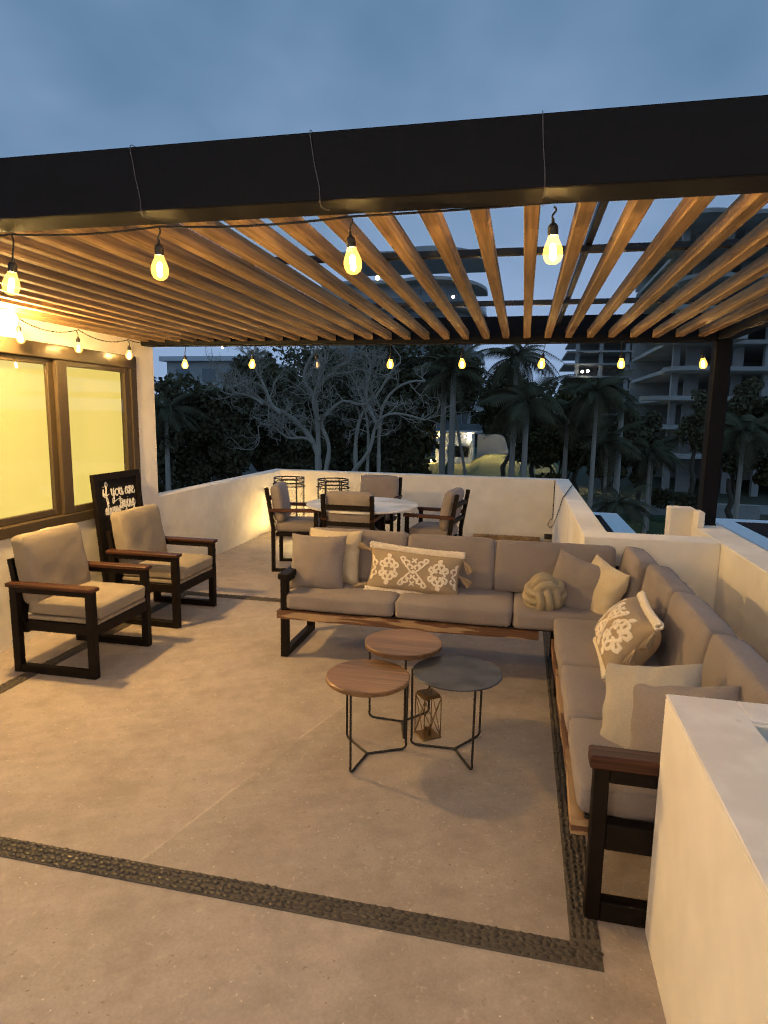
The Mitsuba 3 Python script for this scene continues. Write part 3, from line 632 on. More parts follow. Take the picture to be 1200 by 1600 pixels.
# ------------------------------------------------------------------ armchairs
def loop_arm(x0, x1, y, w, zt, hw=0.052):
    """Side frame in the plane y: front and rear posts, runner, top rail (x0 rear, x1 front)."""
    return cat_([bx(x1 - hw, x1, y, y + w, 0, zt), bx(x0, x0 + hw, y, y + w, 0, zt), bx(x0 + hw, x1 - hw, y + .001, y + w - .001, 0, 0.052), bx(x0 + hw, x1 - hw, y + .001, y + w - .001, zt - 0.035, zt - .0005)])
ac = {}
ac['side_frame'] = [(loop_arm(-0.30, 0.30, -0.325, 0.05, 0.572), 'm_dark_frame', False), (loop_arm(-0.30, 0.30, 0.275, 0.05, 0.572), 'm_dark_frame', False)]
ac['armrest'] = [(bx(-0.315, 0.315, -0.340, -0.260, 0.573, 0.600, 0.006), 'm_arm_wood', False), (bx(-0.315, 0.315, 0.260, 0.340, 0.573, 0.600, 0.006), 'm_arm_wood', False)]
ac['seat_frame'] = [(cat_([bx(0.235, 0.298, -0.274, 0.274, 0.275, 0.345), bx(-0.27, -0.22, -0.274, 0.274, 0.255, 0.325), bx(-0.2195, 0.2345, -0.274, -0.235, 0.27, 0.34), bx(-0.2195, 0.2345, 0.235, 0.274, 0.27, 0.34)]), 'm_dark_frame', False)]
ac['seat_deck'] = [(bx(-0.22, 0.296, -0.270, 0.270, 0.346, 0.374, 0.006), 'm_beige', False)]
ac['back_frame'] = [(cat_([bar((-0.262, s * 0.245, 0.30), (-0.330, s * 0.245, 0.74), 0.05, 0.035, up=(1, 0, 0)) for s in (-1, 1)] + [bar((-0.327, -0.22, 0.70), (-0.327, 0.22, 0.70), 0.03, 0.07), bar((-0.30, -0.22, 0.56), (-0.30, 0.22, 0.56), 0.03, 0.06), bar((-0.275, -0.22, 0.40), (-0.275, 0.22, 0.40), 0.03, 0.06)]), 'm_dark_frame', False)]
ac['seat_cushion'] = [(moved(cushion(0.53, 0.535, 0.095, 0.026, 0.010, 31), frame4((0.045, 0, 0.424), (1, 0, 0), (0, 1, 0), (0, 0, 1))), 'm_beige', True)]
ac['back_cushion'] = [(moved(cushion(0.54, 0.455, 0.125, 0.034, 0.016, 32, 0.013), facing((-0.222, 0, 0.668), (1, 0, 0.19))), 'm_beige', True)]
acp = {k: [ply(m, b, s) for m, b, s in v] for k, v in ac.items()}
def place_set(name, parts, M, label, cat, group):
    t = thing(name, label, cat, group)
    for k, v in parts.items():
        for d in v: part(t, k, d, None, to=T4(M))
    return t
place_set('armchair', acp, rotz(1, (-2.888, 3.652, 0)), 'beige cushioned armchair with dark timber frame nearest the camera, under the window', 'armchair', 'beige armchairs along the house wall')
place_set('armchair', acp, rotz(0, (-2.890, 4.665, 0)), 'beige cushioned armchair with dark timber frame in front of the lettered black board', 'armchair', 'beige armchairs along the house wall')

# lettered board leaning on the wall
t = thing('lettered_board', 'tall black framed board with white script leaning on the wall under the window', 'sign')
BM = frame4((-3.400, 4.57, 0.0), (0.0, 1, 0), (-0.082, 0, 0.9966), (0.9966, 0, 0.082))     # local x along the wall, y up, z out
bw, bh = 0.655, 1.172
part(t, 'panel', moved(bx(0.03, bw - 0.03, 0.03, bh - 0.03, 0.0, 0.014, 0.001), BM), 'm_black_board')
part(t, 'frame', moved(cat_([bx(0, 0.06, 0, bh, -0.004, 0.032), bx(bw - 0.06, bw, 0, bh, -0.004, 0.032), bx(0.0605, bw - 0.0605, bh - 0.06, bh, -0.004, 0.031), bx(0.0605, bw - 0.0605, 0, 0.06, -0.004, 0.031)]), BM), 'm_black_board')
G = {  # handwritten script, one unit = x-height; (advance, strokes)
 'i': (0.5, [[(0, .2), (.18, 1), (.16, .25), (.32, .02), (.5, .35)], [(.2, 1.35), (.22, 1.42)]]),
 'f': (0.6, [[(0, .2), (.3, 1.2), (.42, 1.9), (.24, 1.95), (.18, 1.0), (.16, -.6), (.3, -.85), (.36, -.4), (.2, .0), (.6, .4)]]),
 'y': (0.8, [[(0, .8), (.12, 1), (.14, .3), (.34, .1), (.58, .95)], [(.6, 1), (.5, .1), (.42, -.7), (.24, -.95), (.14, -.6), (.5, -.05), (.85, .5)]]),
 'o': (0.75, [[(.45, .95), (.15, .8), (.1, .25), (.36, .02), (.62, .4), (.55, .85), (.42, .95), (.6, .75), (.8, .85)]]),
 'u': (0.8, [[(0, .85), (.1, 1), (.12, .25), (.32, .05), (.56, .9)], [(.58, 1), (.56, .2), (.68, .02), (.85, .35)]]),
 'a': (0.75, [[(.56, .85), (.35, 1), (.1, .6), (.14, .1), (.36, .08), (.56, .9)], [(.57, .98), (.55, .2), (.66, .02), (.8, .3)]]),
 'r': (0.6, [[(0, .7), (.1, 1), (.14, .02), (.16, .7), (.32, 1), (.46, .88)], [(.4, .9), (.44, .3), (.6, .1)]]),
 'e': (0.6, [[(0, .3), (.3, .55), (.42, .85), (.26, 1), (.1, .6), (.16, .1), (.36, .02), (.62, .4)]]),
 'l': (0.5, [[(0, .2), (.3, 1.3), (.34, 1.9), (.2, 1.9), (.14, .8), (.18, .1), (.32, .02), (.5, .4)]]),
 'w': (0.95, [[(0, .85), (.1, 1), (.12, .2), (.28, .05), (.45, .85), (.46, .2), (.62, .05), (.8, .6), (.78, 1), (.95, .9)]]),
 's': (0.55, [[(0, .1), (.3, .7), (.34, 1.0), (.4, .55), (.42, .15), (.2, .02), (.08, .14)], [(.4, .2), (.55, .35)]]),
 't': (0.5, [[(.0, .2), (.2, 1.0), (.24, 1.6), (.2, .3), (.3, .02), (.5, .35)], [(-.1, 1.12), (.42, 1.22)]]),
 'n': (0.8, [[(0, .8), (.08, 1), (.1, .02), (.14, .6), (.36, 1), (.46, .7), (.46, .2), (.58, .02), (.8, .35)]]),
 'g': (0.75, [[(.54, .85), (.34, 1), (.1, .6), (.14, .12), (.34, .1), (.54, .9)], [(.56, 1), (.5, 0), (.42, -.7), (.22, -.9), (.14, -.55), (.5, 0), (.78, .4)]]),
 ' ': (0.4, [])}
def script(text, x, y, s, w, stretch=1.0):
    S, cx = [], x
    for ch in text:
        adv, ss = G[ch]
        for st in ss:
            P = np.array([(cx + a * s * stretch, y + b * s) for a, b in st])
            Q = spline(P, 26) if len(P) > 2 else P
            for q in range(len(Q) - 1):
                down = max(0.0, (Q[q, 1] - Q[q + 1, 1])) / (np.linalg.norm(Q[q + 1] - Q[q]) + 1e-9)
                S.append(LineString(Q[q:q + 2]).buffer(w * (0.5 + 0.6 * down), quad_segs=3))
        cx += adv * s * stretch
    return S
S = script('if you are', 0.120, 0.965, 0.066, 0.0068, 1.10) + script('always', 0.130, 0.815, 0.056, 0.006, 0.86) + script('trying', 0.335, 0.848, 0.064, 0.006, 0.86)
S += [stroke([(0.27, 0.915), (0.33, 0.935), (0.39, 0.922)], 0.005)]
g = unary_union(S).simplify(0.0008)
part(t, 'lettering', moved(cat_([trimesh.creation.extrude_polygon(p, 0.0015, engine='earcut') for p in getattr(g, 'geoms', [g])]), BM @ trimesh.transformations.translation_matrix((0, 0, 0.0143))), 'm_chalk', label='white handwritten words on the board')

# ------------------------------------------------------------------ dining set
t = thing('dining_table', 'round pale stone dining table with dark splayed legs', 'table')
TC = (-1.655, 6.53)
tp = lathe([(0, 0.722), (0.575, 0.722), (0.600, 0.730), (0.603, 0.745), (0.597, 0.752), (0, 0.752)], 64); tp.apply_translation((*TC, 0)); part(t, 'tabletop', tp, 'm_stone', 25)
for i in range(4):
    a = math.radians(45 + 90 * i + 8); part(t, 'leg', bar((TC[0] + 0.22 * math.cos(a), TC[1] + 0.22 * math.sin(a), 0.721), (TC[0] + 0.40 * math.cos(a), TC[1] + 0.40 * math.sin(a), 0.004), 0.055, 0.05), 'm_dark_frame')
part(t, 'apron', cat_([bar((TC[0] + 0.3 * math.cos(a), TC[1] + 0.3 * math.sin(a), 0.70), (TC[0] - 0.3 * math.cos(a), TC[1] - 0.3 * math.sin(a), 0.70), 0.05, 0.04) for a in (math.radians(53),)] + [bar((TC[0] + 0.3 * math.cos(a), TC[1] + 0.3 * math.sin(a), 0.698), (TC[0] - 0.3 * math.cos(a), TC[1] - 0.3 * math.sin(a), 0.698), 0.05, 0.04) for a in (math.radians(143),)]), 'm_dark_frame')
dc = {}
def dside(y):
    return cat_([bx(0.205, 0.245, y, y + 0.04, 0, 0.655), bar((-0.235, y + 0.02, 0.0), (-0.235, y + 0.02, 0.50), 0.04, 0.04), bar((-0.235, y + 0.02, 0.49), (-0.305, y + 0.02, 0.915), 0.04, 0.04, up=(0, 1, 0)), bx(-0.2145, 0.2045, y + .001, y + 0.039, 0, 0.035)])
dc['side_frame'] = [(dside(-0.27), 'm_dark_frame', False), (dside(0.23), 'm_dark_frame', False)]
dc['armrest'] = [(bx(-0.285, 0.262, -0.282, -0.222, 0.656, 0.690, 0.006), 'm_arm_wood', False), (bx(-0.285, 0.262, 0.222, 0.282, 0.656, 0.690, 0.006), 'm_arm_wood', False)]
dc['seat_frame'] = [(cat_([bx(-0.21, 0.20, -0.229, 0.229, 0.385, 0.425)]), 'm_dark_frame', False)]
dc['back_frame'] = [(cat_([bar((-0.283, -0.229, 0.79), (-0.283, 0.229, 0.79), 0.03, 0.045), bar((-0.258, -0.229, 0.62), (-0.258, 0.229, 0.62), 0.03, 0.04)]), 'm_dark_frame', False)]
dc['seat_cushion'] = [(moved(cushion(0.44, 0.455, 0.105, 0.04, 0.012, 41), frame4((0.005, 0, 0.482), (1, 0, 0), (0, 1, 0), (0, 0, 1))), 'm_taupe', True)]
dc['back_cushion'] = [(moved(cushion(0.485, 0.41, 0.105, 0.045, 0.016, 42), facing((-0.190, 0, 0.735), (1, 0, 0.16))), 'm_taupe', True)]
dcp = {k: [ply(m, b, s) for m, b, s in v] for k, v in dc.items()}
gname = 'taupe dining armchairs around the stone table'
place_set('dining_chair', dcp, rotz(12, (-2.40, 6.57, 0)), 'taupe dining armchair on the left of the table, beside the glowing corner lantern', 'chair', gname)
place_set('dining_chair', dcp, rotz(90, (-1.655, 6.20, 0)) @ trimesh.transformations.translation_matrix((0.02, 0, 0)), 'taupe dining armchair with its back to the camera, behind the sofa', 'chair', gname)
place_set('dining_chair', dcp, rotz(-90, (-1.755, 7.62, 0)), 'taupe dining armchair on the far side of the table against the back parapet', 'chair', gname)
place_set('dining_chair', dcp, rotz(172, (-0.885, 6.63, 0)), 'taupe dining armchair on the right of the table, seen from the side', 'chair', gname)

# mesh lantern stands in the back left corner
def basket(cx, cy, label, lamp):
    t = thing('mesh_lantern', label, 'lantern', 'round black wire mesh lanterns by the back parapet')
    R, z1 = 0.205, 0.815; ring = lambda r, z: [(cx + r * math.cos(a), cy + r * math.sin(a), z) for a in np.linspace(0, 2 * np.pi, 40, endpoint=False)]
    for r, z, q in ((R, z1, 0.010), (R, z1 - 0.055, 0.008), (R + 0.006, z1 - 0.105, 0.008), (R, 0.10, 0.010)):
        part(t, 'ring', tube(ring(r, z), q, 6, closed=True), 'm_steel', True)
    for a in (-100, 20, 140, -40, 80, 200):
        a = math.radians(a); part(t, 'upright', tube([(cx + R * math.cos(a), cy + R * math.sin(a), 0.0), (cx + R * math.cos(a), cy + R * math.sin(a), z1)], 0.008, 6), 'm_steel', True)
    L = []
    for s in (-1, 1):
        for i in range(34):
            a0 = i * 2 * math.pi / 34; u = np.linspace(0, 1, 14)
            L.append(tube(np.stack([cx + (R - 0.004 - 0.001 * s) * np.cos(a0 + s * u * 1.5), cy + (R - 0.004 - 0.001 * s) * np.sin(a0 + s * u * 1.5), 0.10 + u * (z1 - 0.155)], -1), 0.0009, 3, cap=False))
    part(t, 'wire_mesh', cat_(L), 'm_steel', kind='stuff')
    for a in (-100 + 180 * 0, 80):
        pass
    for sx in (-1, 1):
        part(t, 'handle', tube([(cx + sx * (R + 0.004), cy, z1 - 0.105), (cx + sx * (R + 0.035), cy, z1 - 0.105)], 0.009, 6), 'm_steel', True)
    part(t, 'base', lathe([(0, 0.095), (R - 0.006, 0.095), (R - 0.006, 0.103), (0, 0.103)], 30).apply_translation((cx, cy, 0)), 'm_steel')
    part(t, 'candle', lathe([(0, 0.104), (0.045, 0.104), (0.045, 0.24), (0.0, 0.245)], 18).apply_translation((cx, cy, 0)), 'm_white_paint', 30, emit=(150, 98, 32) if lamp else None, pick=2)
basket(-3.15, 8.26, 'glowing round black wire mesh lantern in the back left corner', True)
basket(-2.51, 8.26, 'unlit round black wire mesh lantern left of the far dining chair', False)
single('wooden_plank', bx(-0.62, 0.30, 8.78, 8.90, 0.0, 0.055, 0.004), 'm_slat', 'raw timber plank lying along the foot of the back parapet', 'plank')
CP = np.array([(0.668, 8.38, 0.70), (0.660, 8.37, 0.868), (0.470, 7.02, 0.866), (0.459, 7.06, 0.845), (0.456, 8.70, 0.26), (0.435, 8.88, 0.19), (0.395, 8.90, 0.23), (0.425, 8.91, 0.30), (0.460, 8.924, 0.33), (0.462, 8.925, 0.85)])
cab = np.vstack([CP[i] + (CP[i + 1] - CP[i]) * np.linspace(0, 1, 9)[:-1, None] + np.array([0, 0, -0.02]) * np.sin(np.linspace(0, np.pi, 9))[:-1, None] * (i == 3) for i in range(len(CP) - 1)] + [CP[-1:]])
single('loose_cable', tube(cab, 0.0055, 6), 'm_cable', 'black cable looped over the right parapet and hanging into the back corner', 'cable', True)
t = thing('outlet_box', 'small dark outlet box low in the back right corner', 'outlet')
part(t, 'body', bx(0.36, 0.46, 8.885, 8.93, 0.03, 0.10), 'm_socket'); part(t, 'plug', bx(0.40, 0.435, 8.86, 8.884, 0.05, 0.08), 'm_cable')

# ------------------------------------------------------------------ beyond the terrace
GZ = -6.6
gr = trimesh.creation.box((3000, 3000, 0.2)); gr.apply_translation((0, 900, GZ - 0.1)); struct('ground', gr, 'm_ground')
def sheet(pts, z):
    return moved(trimesh.creation.extrude_polygon(Polygon(pts), 0.004, engine='earcut'), trimesh.transformations.translation_matrix((0, 0, z)))
struct('lawn', sheet([(3, 42), (26, 42), (30, 58), (3, 58)], GZ + 0.004), 'm_lawn')
def mound_z(X, Y):
    sm = lambda a, b, x: np.clip((x - a) / (b - a), 0, 1) ** 2 * (3 - 2 * np.clip((x - a) / (b - a), 0, 1))
    top = np.interp(Y, [46, 60, 82, 130], [GZ, -4.1, -3.15, -3.0]) - 0.95 * sm(-4.2, -6.5, X)
    side = sm(-24, -17, X) * (1 - sm(2.6 + 0.10 * (82 - Y) * 0, 6.5, X)) * (1 - sm(118, 134, Y))
    return GZ - 0.05 + (top - GZ + 0.05) * side
gx, gy = np.meshgrid(np.linspace(-25, 7.5, 66), np.linspace(46, 135, 90), indexing='ij')
gm = np.stack([gx, gy, mound_z(gx, gy) + 0.08 * (meshkit.fbm(np.stack([gx * .6, gy * .6, gx * 0], -1), 3) - .5)], -1).reshape(-1, 3); gi = np.arange(gx.size).reshape(gx.shape)
struct('dry_lawn', (gm, np.stack([gi[:-1, :-1], gi[1:, :-1], gi[1:, 1:], gi[:-1, 1:]], -1).reshape(-1, 4)), 'm_dry_lawn', True)
struct('road', sheet([(-60, 62), (90, 62), (90, 69), (-60, 69)], GZ + 0.004), 'm_pave')
# neighbouring roof terraces
def nterrace(label, x0, x1, y0, y1, zt):
    t = thing('neighbour_roof', label, 'building')
    part(t, 'body', bx(x0, x1, y0, y1, GZ, zt - 0.75, 0.01), 'm_white_paint')
    part(t, 'parapet', cat_([bx(x1 - 0.36, x1, y0, y1, zt - 0.749, zt, 0.006), bx(x0, x1 - 0.361, y1 - 0.36, y1, zt - 0.749, zt, 0.006), bx(x0, x0 + 0.36, y0, y1 - 0.361, zt - 0.749, zt, 0.006), bx(x0 + 0.361, x1 - 0.361, y0, y0 + 0.36, zt - 0.749, zt, 0.006)]), 'm_white_paint')
    part(t, 'dark_sheet', cat_([bx(x1 - 0.372, x1 - 0.3605, y0 + 0.373, y1 - 0.373, zt - 0.745, zt - 0.004, 0.001), bx(x0 + 0.373, x1 - 0.373, y1 - 0.3725, y1 - 0.361, zt - 0.745, zt - 0.004, 0.001)]), 'm_near_black')  # thin near-black sheets laid over the inner parapet faces
    part(t, 'roof_membrane', bx(x0 + 0.37, x1 - 0.37, y0 + 0.37, y1 - 0.37, zt - 0.7485, zt - 0.70, 0.004), 'm_near_black')
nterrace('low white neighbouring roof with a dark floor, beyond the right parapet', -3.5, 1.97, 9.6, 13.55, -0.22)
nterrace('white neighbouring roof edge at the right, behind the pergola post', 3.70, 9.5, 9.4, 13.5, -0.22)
single('garden_wall', bx(5.5, 20, 58.5, 59.0, GZ, GZ + 1.2, 0.02), 'm_concrete', 'long low grey garden wall across the lawn', 'wall')

# unfinished concrete building on the right
ub = thing('unfinished_building', 'dark unfinished concrete building with curved bare slabs on the right', 'building')
def rounded(x0, x1, y0, y1, r):
    return Polygon([(x0, y0), (x1, y0), (x1, y1), (x0, y1)]).buffer(-r).buffer(r, quad_segs=8)
pitch = 3.05
noseX = [13.4, 10.6, 12.3, 14.4, 12.6, 13.3, 15.2, 12.8, 14.2]
for k_ in range(9):
    z = -2.35 + pitch * k_ - (0.0)
    nx = noseX[k_]
    poly = unary_union([rounded(15.0, 62, 76.0, 100, 0.5), Polygon([(nx + 3.0 + 3.0 * math.cos(a), 74.4 + 3.0 * math.sin(a)) for a in np.linspace(0, 2 * np.pi, 28)] ).union(sbox(nx + 3.0, 71.4 if k_ % 3 == 1 else 72.6, nx + (11 if k_ % 2 else 9), 77.4)), rounded(27 + (k_ % 3), 38, 73.2, 77, 1.2)]).buffer(0)
    sl = trimesh.creation.extrude_polygon(poly, 0.42, engine='earcut'); sl.apply_translation((0, 0, z)); part(ub, 'floor_slab', sl, 'm_concrete')
for k_ in range(-1, 8):
    z0 = -2.35 + pitch * k_ + 0.421 if k_ >= 0 else GZ
    z1 = -2.35 + pitch * (k_ + 1) - 0.001
    for x in (16.2, 20.6, 25.4, 30.2, 36.0, 42.0):
        part(ub, 'column', bx(x - 0.35, x + 0.35, 76.6, 77.3, z0, z1, 0.01), 'm_concrete')
    part(ub, 'rear_wall', bx(14.6, 60, 97.0 + (k_ % 2), 97.4 + (k_ % 2), z0, z1, 0.01), 'm_concrete')
    for x, w in ((17.6, 1.5), (22.4, 1.1), (27.5, 1.8), (33.0, 1.4)):
        part(ub, 'partition', bx(x, x + w, 78.4, 78.7, z0, z1, 0.01), 'm_concrete')
lw = thing('unfinished_wing', 'far unfinished concrete block with thin stacked slabs, right of the sky gap', 'building')
for k_ in range(10):
    z = -3.0 + 2.72 * k_
    x0 = [9.6, 9.0, 9.4, 9.0, 9.6, 8.6, 8.2, 8.7, 9.4, 9.0][k_]
    part(lw, 'floor_slab', bx(x0, 30, 148, 170, z, z + 0.35, 0.01), 'm_concrete')
    if k_ < 9:
        for x in (11.0, 16.0, 21.5, 27.0): part(lw, 'column', bx(x - 0.4, x + 0.4, 149, 149.8, z + 0.351, z + 2.719, 0.01), 'm_concrete')
        part(lw, 'rear_wall', bx(11.4, 29, 160, 160.4, z + 0.351, z + 2.719, 0.01), 'm_concrete')

# finished tower with curved balconies, centre
tw = thing('curved_tower', 'grey apartment tower with curved glass balconies seen through the slats', 'building')
for k_ in range(9):
    z = -8.0 + 3.55 * k_
    hw_ = 0.0 if k_ < 7 else 0.6
    shape = lambda g: Polygon([(-30 + 0, 104), (-30, 92)] + [(-14 + (7.5 + g) * math.cos(a), 101 + (10.5 + g) * math.sin(a)) for a in np.linspace(-2.2, 0.05, 16)] + [(-6.6 + g, 104)]).buffer(0)
    sl = trimesh.creation.extrude_polygon(shape(0.2), 0.45, engine='earcut'); sl.apply_translation((0, 0, z)); part(tw, 'floor_slab', sl, 'm_tower_wall')
    if k_ < 8:
        ws = trimesh.creation.extrude_polygon(shape(-1.9), 3.09, engine='earcut'); ws.apply_translation((0, 0.6, z + 0.455)); part(tw, 'storey_wall', ws, 'm_tower_wall')
        ring = shape(0.12).difference(shape(0.04))
        gl = cat_([trimesh.creation.extrude_polygon(p, 1.05, engine='earcut') for p in getattr(ring, 'geoms', [ring])]); gl.apply_translation((0, 0, z + 0.455)); part(tw, 'balcony_glass', gl, 'm_tower_glass')
        for a in (-1.95, -1.62, -1.3, -1.0, -0.7, -0.4):
            cx, cy = -14 + 5.62 * math.cos(a), 101.6 + 8.62 * math.sin(a); d = np.array([-math.sin(a) * 5.6, math.cos(a) * 8.6, 0]); d /= np.linalg.norm(d)
            c = np.array([cx, cy, z + 1.75]); part(tw, 'window', bar(c - d * 0.85, c + d * 0.85, 0.12, 2.2), 'm_tower_glass')
roof = trimesh.creation.extrude_polygon(Polygon([(-30, 104), (-30, 91)] + [(-14 + 8.2 * math.cos(a), 101 + 11.2 * math.sin(a)) for a in np.linspace(-2.2, 0.05, 16)] + [(-6, 104)]).buffer(0), 0.7, engine='earcut'); roof.apply_translation((0, 0, 24.0)); part(tw, 'roof', roof, 'm_tower_wall')
# pale low building far left
lb = thing('flat_roofed_building', 'pale flat roofed building with a light roof edge at the far left', 'building')
part(lb, 'wall', bx(-37.3, -28.8, 62, 75, GZ, 6.9, 0.02), 'm_tower_wall'); part(lb, 'roof', bx(-37.8, -28.2, 61.3, 75.5, 6.95, 7.45, 0.03), 'm_white_paint')
for x in (-36.2, -33.2, -30.4): part(lb, 'window', bx(x, x + 1.5, 61.93, 61.995, 4.9, 6.2, 0.01), 'm_tower_glass')
gh = thing('garden_shed', 'small grey house front glimpsed between the trees at the left', 'building')
part(gh, 'wall', bx(-32.6, -27.5, 58, 63, GZ, 0.9, 0.02), 'm_tower_wall'); part(gh, 'roof', bx(-32.9, -27.2, 57.7, 63.3, 0.95, 1.2, 0.02), 'm_tower_wall'); part(gh, 'door', bx(-30.3, -29.3, 57.95, 57.995, GZ, -3.6, 0.01), 'm_frame_bronze')

# lit pavilion on the raised dry lawn beyond the garden
PYv, x0, x1, zb, zt = 80.0, -10.75, -6.28, -5.2, -0.42
pv = thing('lit_pavilion', 'small white lit house with a dark opening in the garden behind the trees', 'building')
part(pv, 'wall', cat_([bx(x0, -9.25, PYv, PYv + 0.3, zb, zt, 0.01), bx(-9.249, -6.36, PYv + 0.01, PYv + 0.3, -2.02, zt, 0.01), bx(-9.249, -6.36, PYv + 0.01, PYv + 0.3, zb, -3.42, 0.01), bx(-6.359, x1, PYv, PYv + 0.3, zb, zt, 0.01),
                       bx(x0, x0 + 0.3, PYv + 0.301, PYv + 6, zb, zt, 0.01), bx(x1 - 0.3, x1, PYv + 0.301, PYv + 6, zb, zt, 0.01), bx(x0 + 0.301, x1 - 0.301, PYv + 5.7, PYv + 6, zb, zt, 0.01)]), 'm_white_paint')
part(pv, 'roof', bx(x0 - 0.3, x1 + 0.3, PYv - 0.2, PYv + 6.2, zt + 0.005, zt + 0.22, 0.02), 'm_concrete')
single('garden_wall', bx(x1 + 0.4, 1.5, 85.0, 85.3, -5.0, -0.6, 0.02), 'm_tower_wall', 'grey garden wall behind the dry lawn, right of the lit pavilion', 'wall')
def garden_lamp(label, p, r, L):
    t = thing('garden_lamp', label, 'lamp')
    s = trimesh.creation.icosphere(2, r); s.apply_translation(p); part(t, 'globe', s, 'm_white_paint', True, emit=L, pick=0.7)
    part(t, 'bracket', bar((p[0], p[1] + r + 0.01, p[2]), (p[0], p[1] + r + 0.30, p[2]), 0.05, 0.05), 'm_steel')
garden_lamp('bright white lamp at the top right corner of the lit pavilion', (-6.45, PYv - 0.52, -0.72), 0.15, (110, 100, 70))
garden_lamp('yellow lamp on the left front of the lit pavilion', (-10.2, PYv - 0.62, -0.60), 0.10, (180, 125, 28))
garden_lamp('low round lamp at the left foot of the lit pavilion', (-11.1, PYv - 0.9, -3.9), 0.16, (50, 40, 17))
garden_lamp('lone white lamp among the dark trees left of the pavilion', (-14.6, 84.0, 1.1), 0.12, (14, 13, 11))
t = thing('flood_light', 'flood light pole over the dry lawn behind the palms', 'lamp')
part(t, 'pole', tube([(0.4, 84, -4.5), (0.4, 84, 1.6)], 0.07, 8), 'm_steel', True); part(t, 'head', bx(0.2, 0.6, 83.6, 83.95, 1.6, 1.8), 'm_steel')
scene['flood_light__beam'] = dict(type='spot', to_world=T().look_at(origin=[0.4, 83.5, 1.55], target=[-1.6, 72, -3.5], up=[0, 0, 1]), intensity=C([c * K for c in (420, 345, 140)]), cutoff_angle=66.0, beam_width=46.0, sampling_weight=0.7)
def site_lamp(label, p, r, L):
    t = thing('site_lamp', label, 'lamp'); g = trimesh.creation.icosphere(1, r); g.apply_translation(p); part(t, 'globe', g, 'm_white_paint', True, emit=L, pick=0.05)
    part(t, 'bracket', bar((p[0], p[1], p[2] + r), (p[0], p[1] + 0.6, p[2] + r + 0.05), 0.08, 0.05), 'm_steel')
site_lamp('pair of work lights shining from the far unfinished slabs, left one', (12.1, 147.2, 11.8), 0.34, (9, 8.4, 7)); site_lamp('pair of work lights shining from the far unfinished slabs, right one', (13.2, 147.2, 11.9), 0.34, (9, 8.4, 7))
site_lamp('small white balcony light low on the curved tower', (-10.05, 88.2, 17.6), 0.22, (8, 7, 5)); site_lamp('small pale balcony light high on the curved tower', (-9.0, 89.6, 19.5), 0.18, (5, 4.6, 3.6)); site_lamp('warm lit balcony at the left of the curved tower', (-20.6, 88.5, 20.4), 0.35, (3, 2.5, 1.4))
site_lamp('white light above the left trees beside the second back bulb', (-21.4, 43, 6.3), 0.09, (8, 6.6, 4.4)); site_lamp('white light at the top of the trees left of the unlit bulb', (-24.4, 60, 8.4), 0.12, (7, 6.4, 5)); site_lamp('small white light behind the limbs of the bare tree', (-16.4, 44.0, 3.7), 0.08, (8, 7.6, 7))
# ------------------------------------------------------------------ trees
def leaves(clumps, per, size, seed, droop=0.0, squash=0.8):
    r = np.random.default_rng(seed); c = np.repeat(np.asarray([q[:3] for q in clumps], float), per, 0); R = np.repeat(np.asarray([q[3] for q in clumps], float), per)
    d = r.normal(size=(len(c), 3)); d /= np.linalg.norm(d, axis=1, keepdims=True)
    P = c + d * (R * r.uniform(0.25, 1.0, len(R)) ** 0.6)[:, None] * np.array([1, 1, squash])
    a = r.normal(size=P.shape) + np.array([0, 0, -droop]); a /= np.linalg.norm(a, axis=1, keepdims=True)
    b = np.cross(a, r.normal(size=P.shape)); b /= np.linalg.norm(b, axis=1, keepdims=True)
    L = (size * r.uniform(0.6, 1.3, len(P)))[:, None]; w = 0.30 * L
    V = np.stack([P - a * L * 0.5, P + b * w, P + a * L * 0.5, P - b * w], 1).reshape(-1, 3); i = np.arange(len(P)) * 4
    F = np.vstack([np.stack([i, i + 1, i + 2], 1), np.stack([i, i + 2, i + 3], 1)]); return trimesh.Trimesh(V, F, process=False)
def limb(a, b, r0, r1, seed, n=7, wob=0.022):
    r = np.random.default_rng(seed); a, b = np.array(a, float), np.array(b, float); u = np.linspace(0, 1, n)[:, None]
    P = a + (b - a) * u; P[1:-1] += r.normal(size=(n - 2, 3)) * wob * np.linalg.norm(b - a); return tube(P, np.linspace(r0, r1, n), 7)
def broad_tree(label, x, y, top, width, seed, m='m_leaf_dark', per=340, size=0.36, low=None, group='dense trees beyond the terrace', bark='m_bark_dark', n=22):
    r = np.random.default_rng(seed); t = thing('garden_tree', label, 'tree', group)
    low = top - 5.0 if low is None else low; zc, hh = (top + low) / 2, (top - low) / 2
    cl = []
    for i in range(n):
        d = r.normal(size=3); d /= np.linalg.norm(d); q = r.uniform(0.35, 0.86)
        cl.append((x + d[0] * q * width, y + d[1] * q * width * 0.8, zc + d[2] * q * hh, r.uniform(0.22, 0.42) * min(width, hh) * 1.15))
    L = [limb((x, y, GZ), (x + r.uniform(-.4, .4), y, low + 0.3 * hh), 0.26, 0.16, seed)]
    for c in cl[:7]: L.append(limb((x, y, low + 0.1 * hh), c[:3], 0.10, 0.03, seed + 1))
    part(t, 'trunk', cat_(L), bark, True); part(t, 'crown', leaves(cl, per, size, seed + 2), m)
broad_tree('dark dense tree standing directly beside the house wall corner', -19.4, 32, 4.0, 2.7, 101, low=-4.0, n=34)
broad_tree('dark tree with its crown below the pale flat roof at the far left', -17.2, 34, 4.7, 2.6, 102, low=-3.2, n=32)
broad_tree('tall dark tree behind the left parapet between two lit bulbs', -16.6, 38, 6.4, 2.9, 103, low=-2.4, n=34)
broad_tree('dark low tree under the left parapet line, near the far corner', -13.8, 36, 3.0, 2.3, 104, low=-3.0)
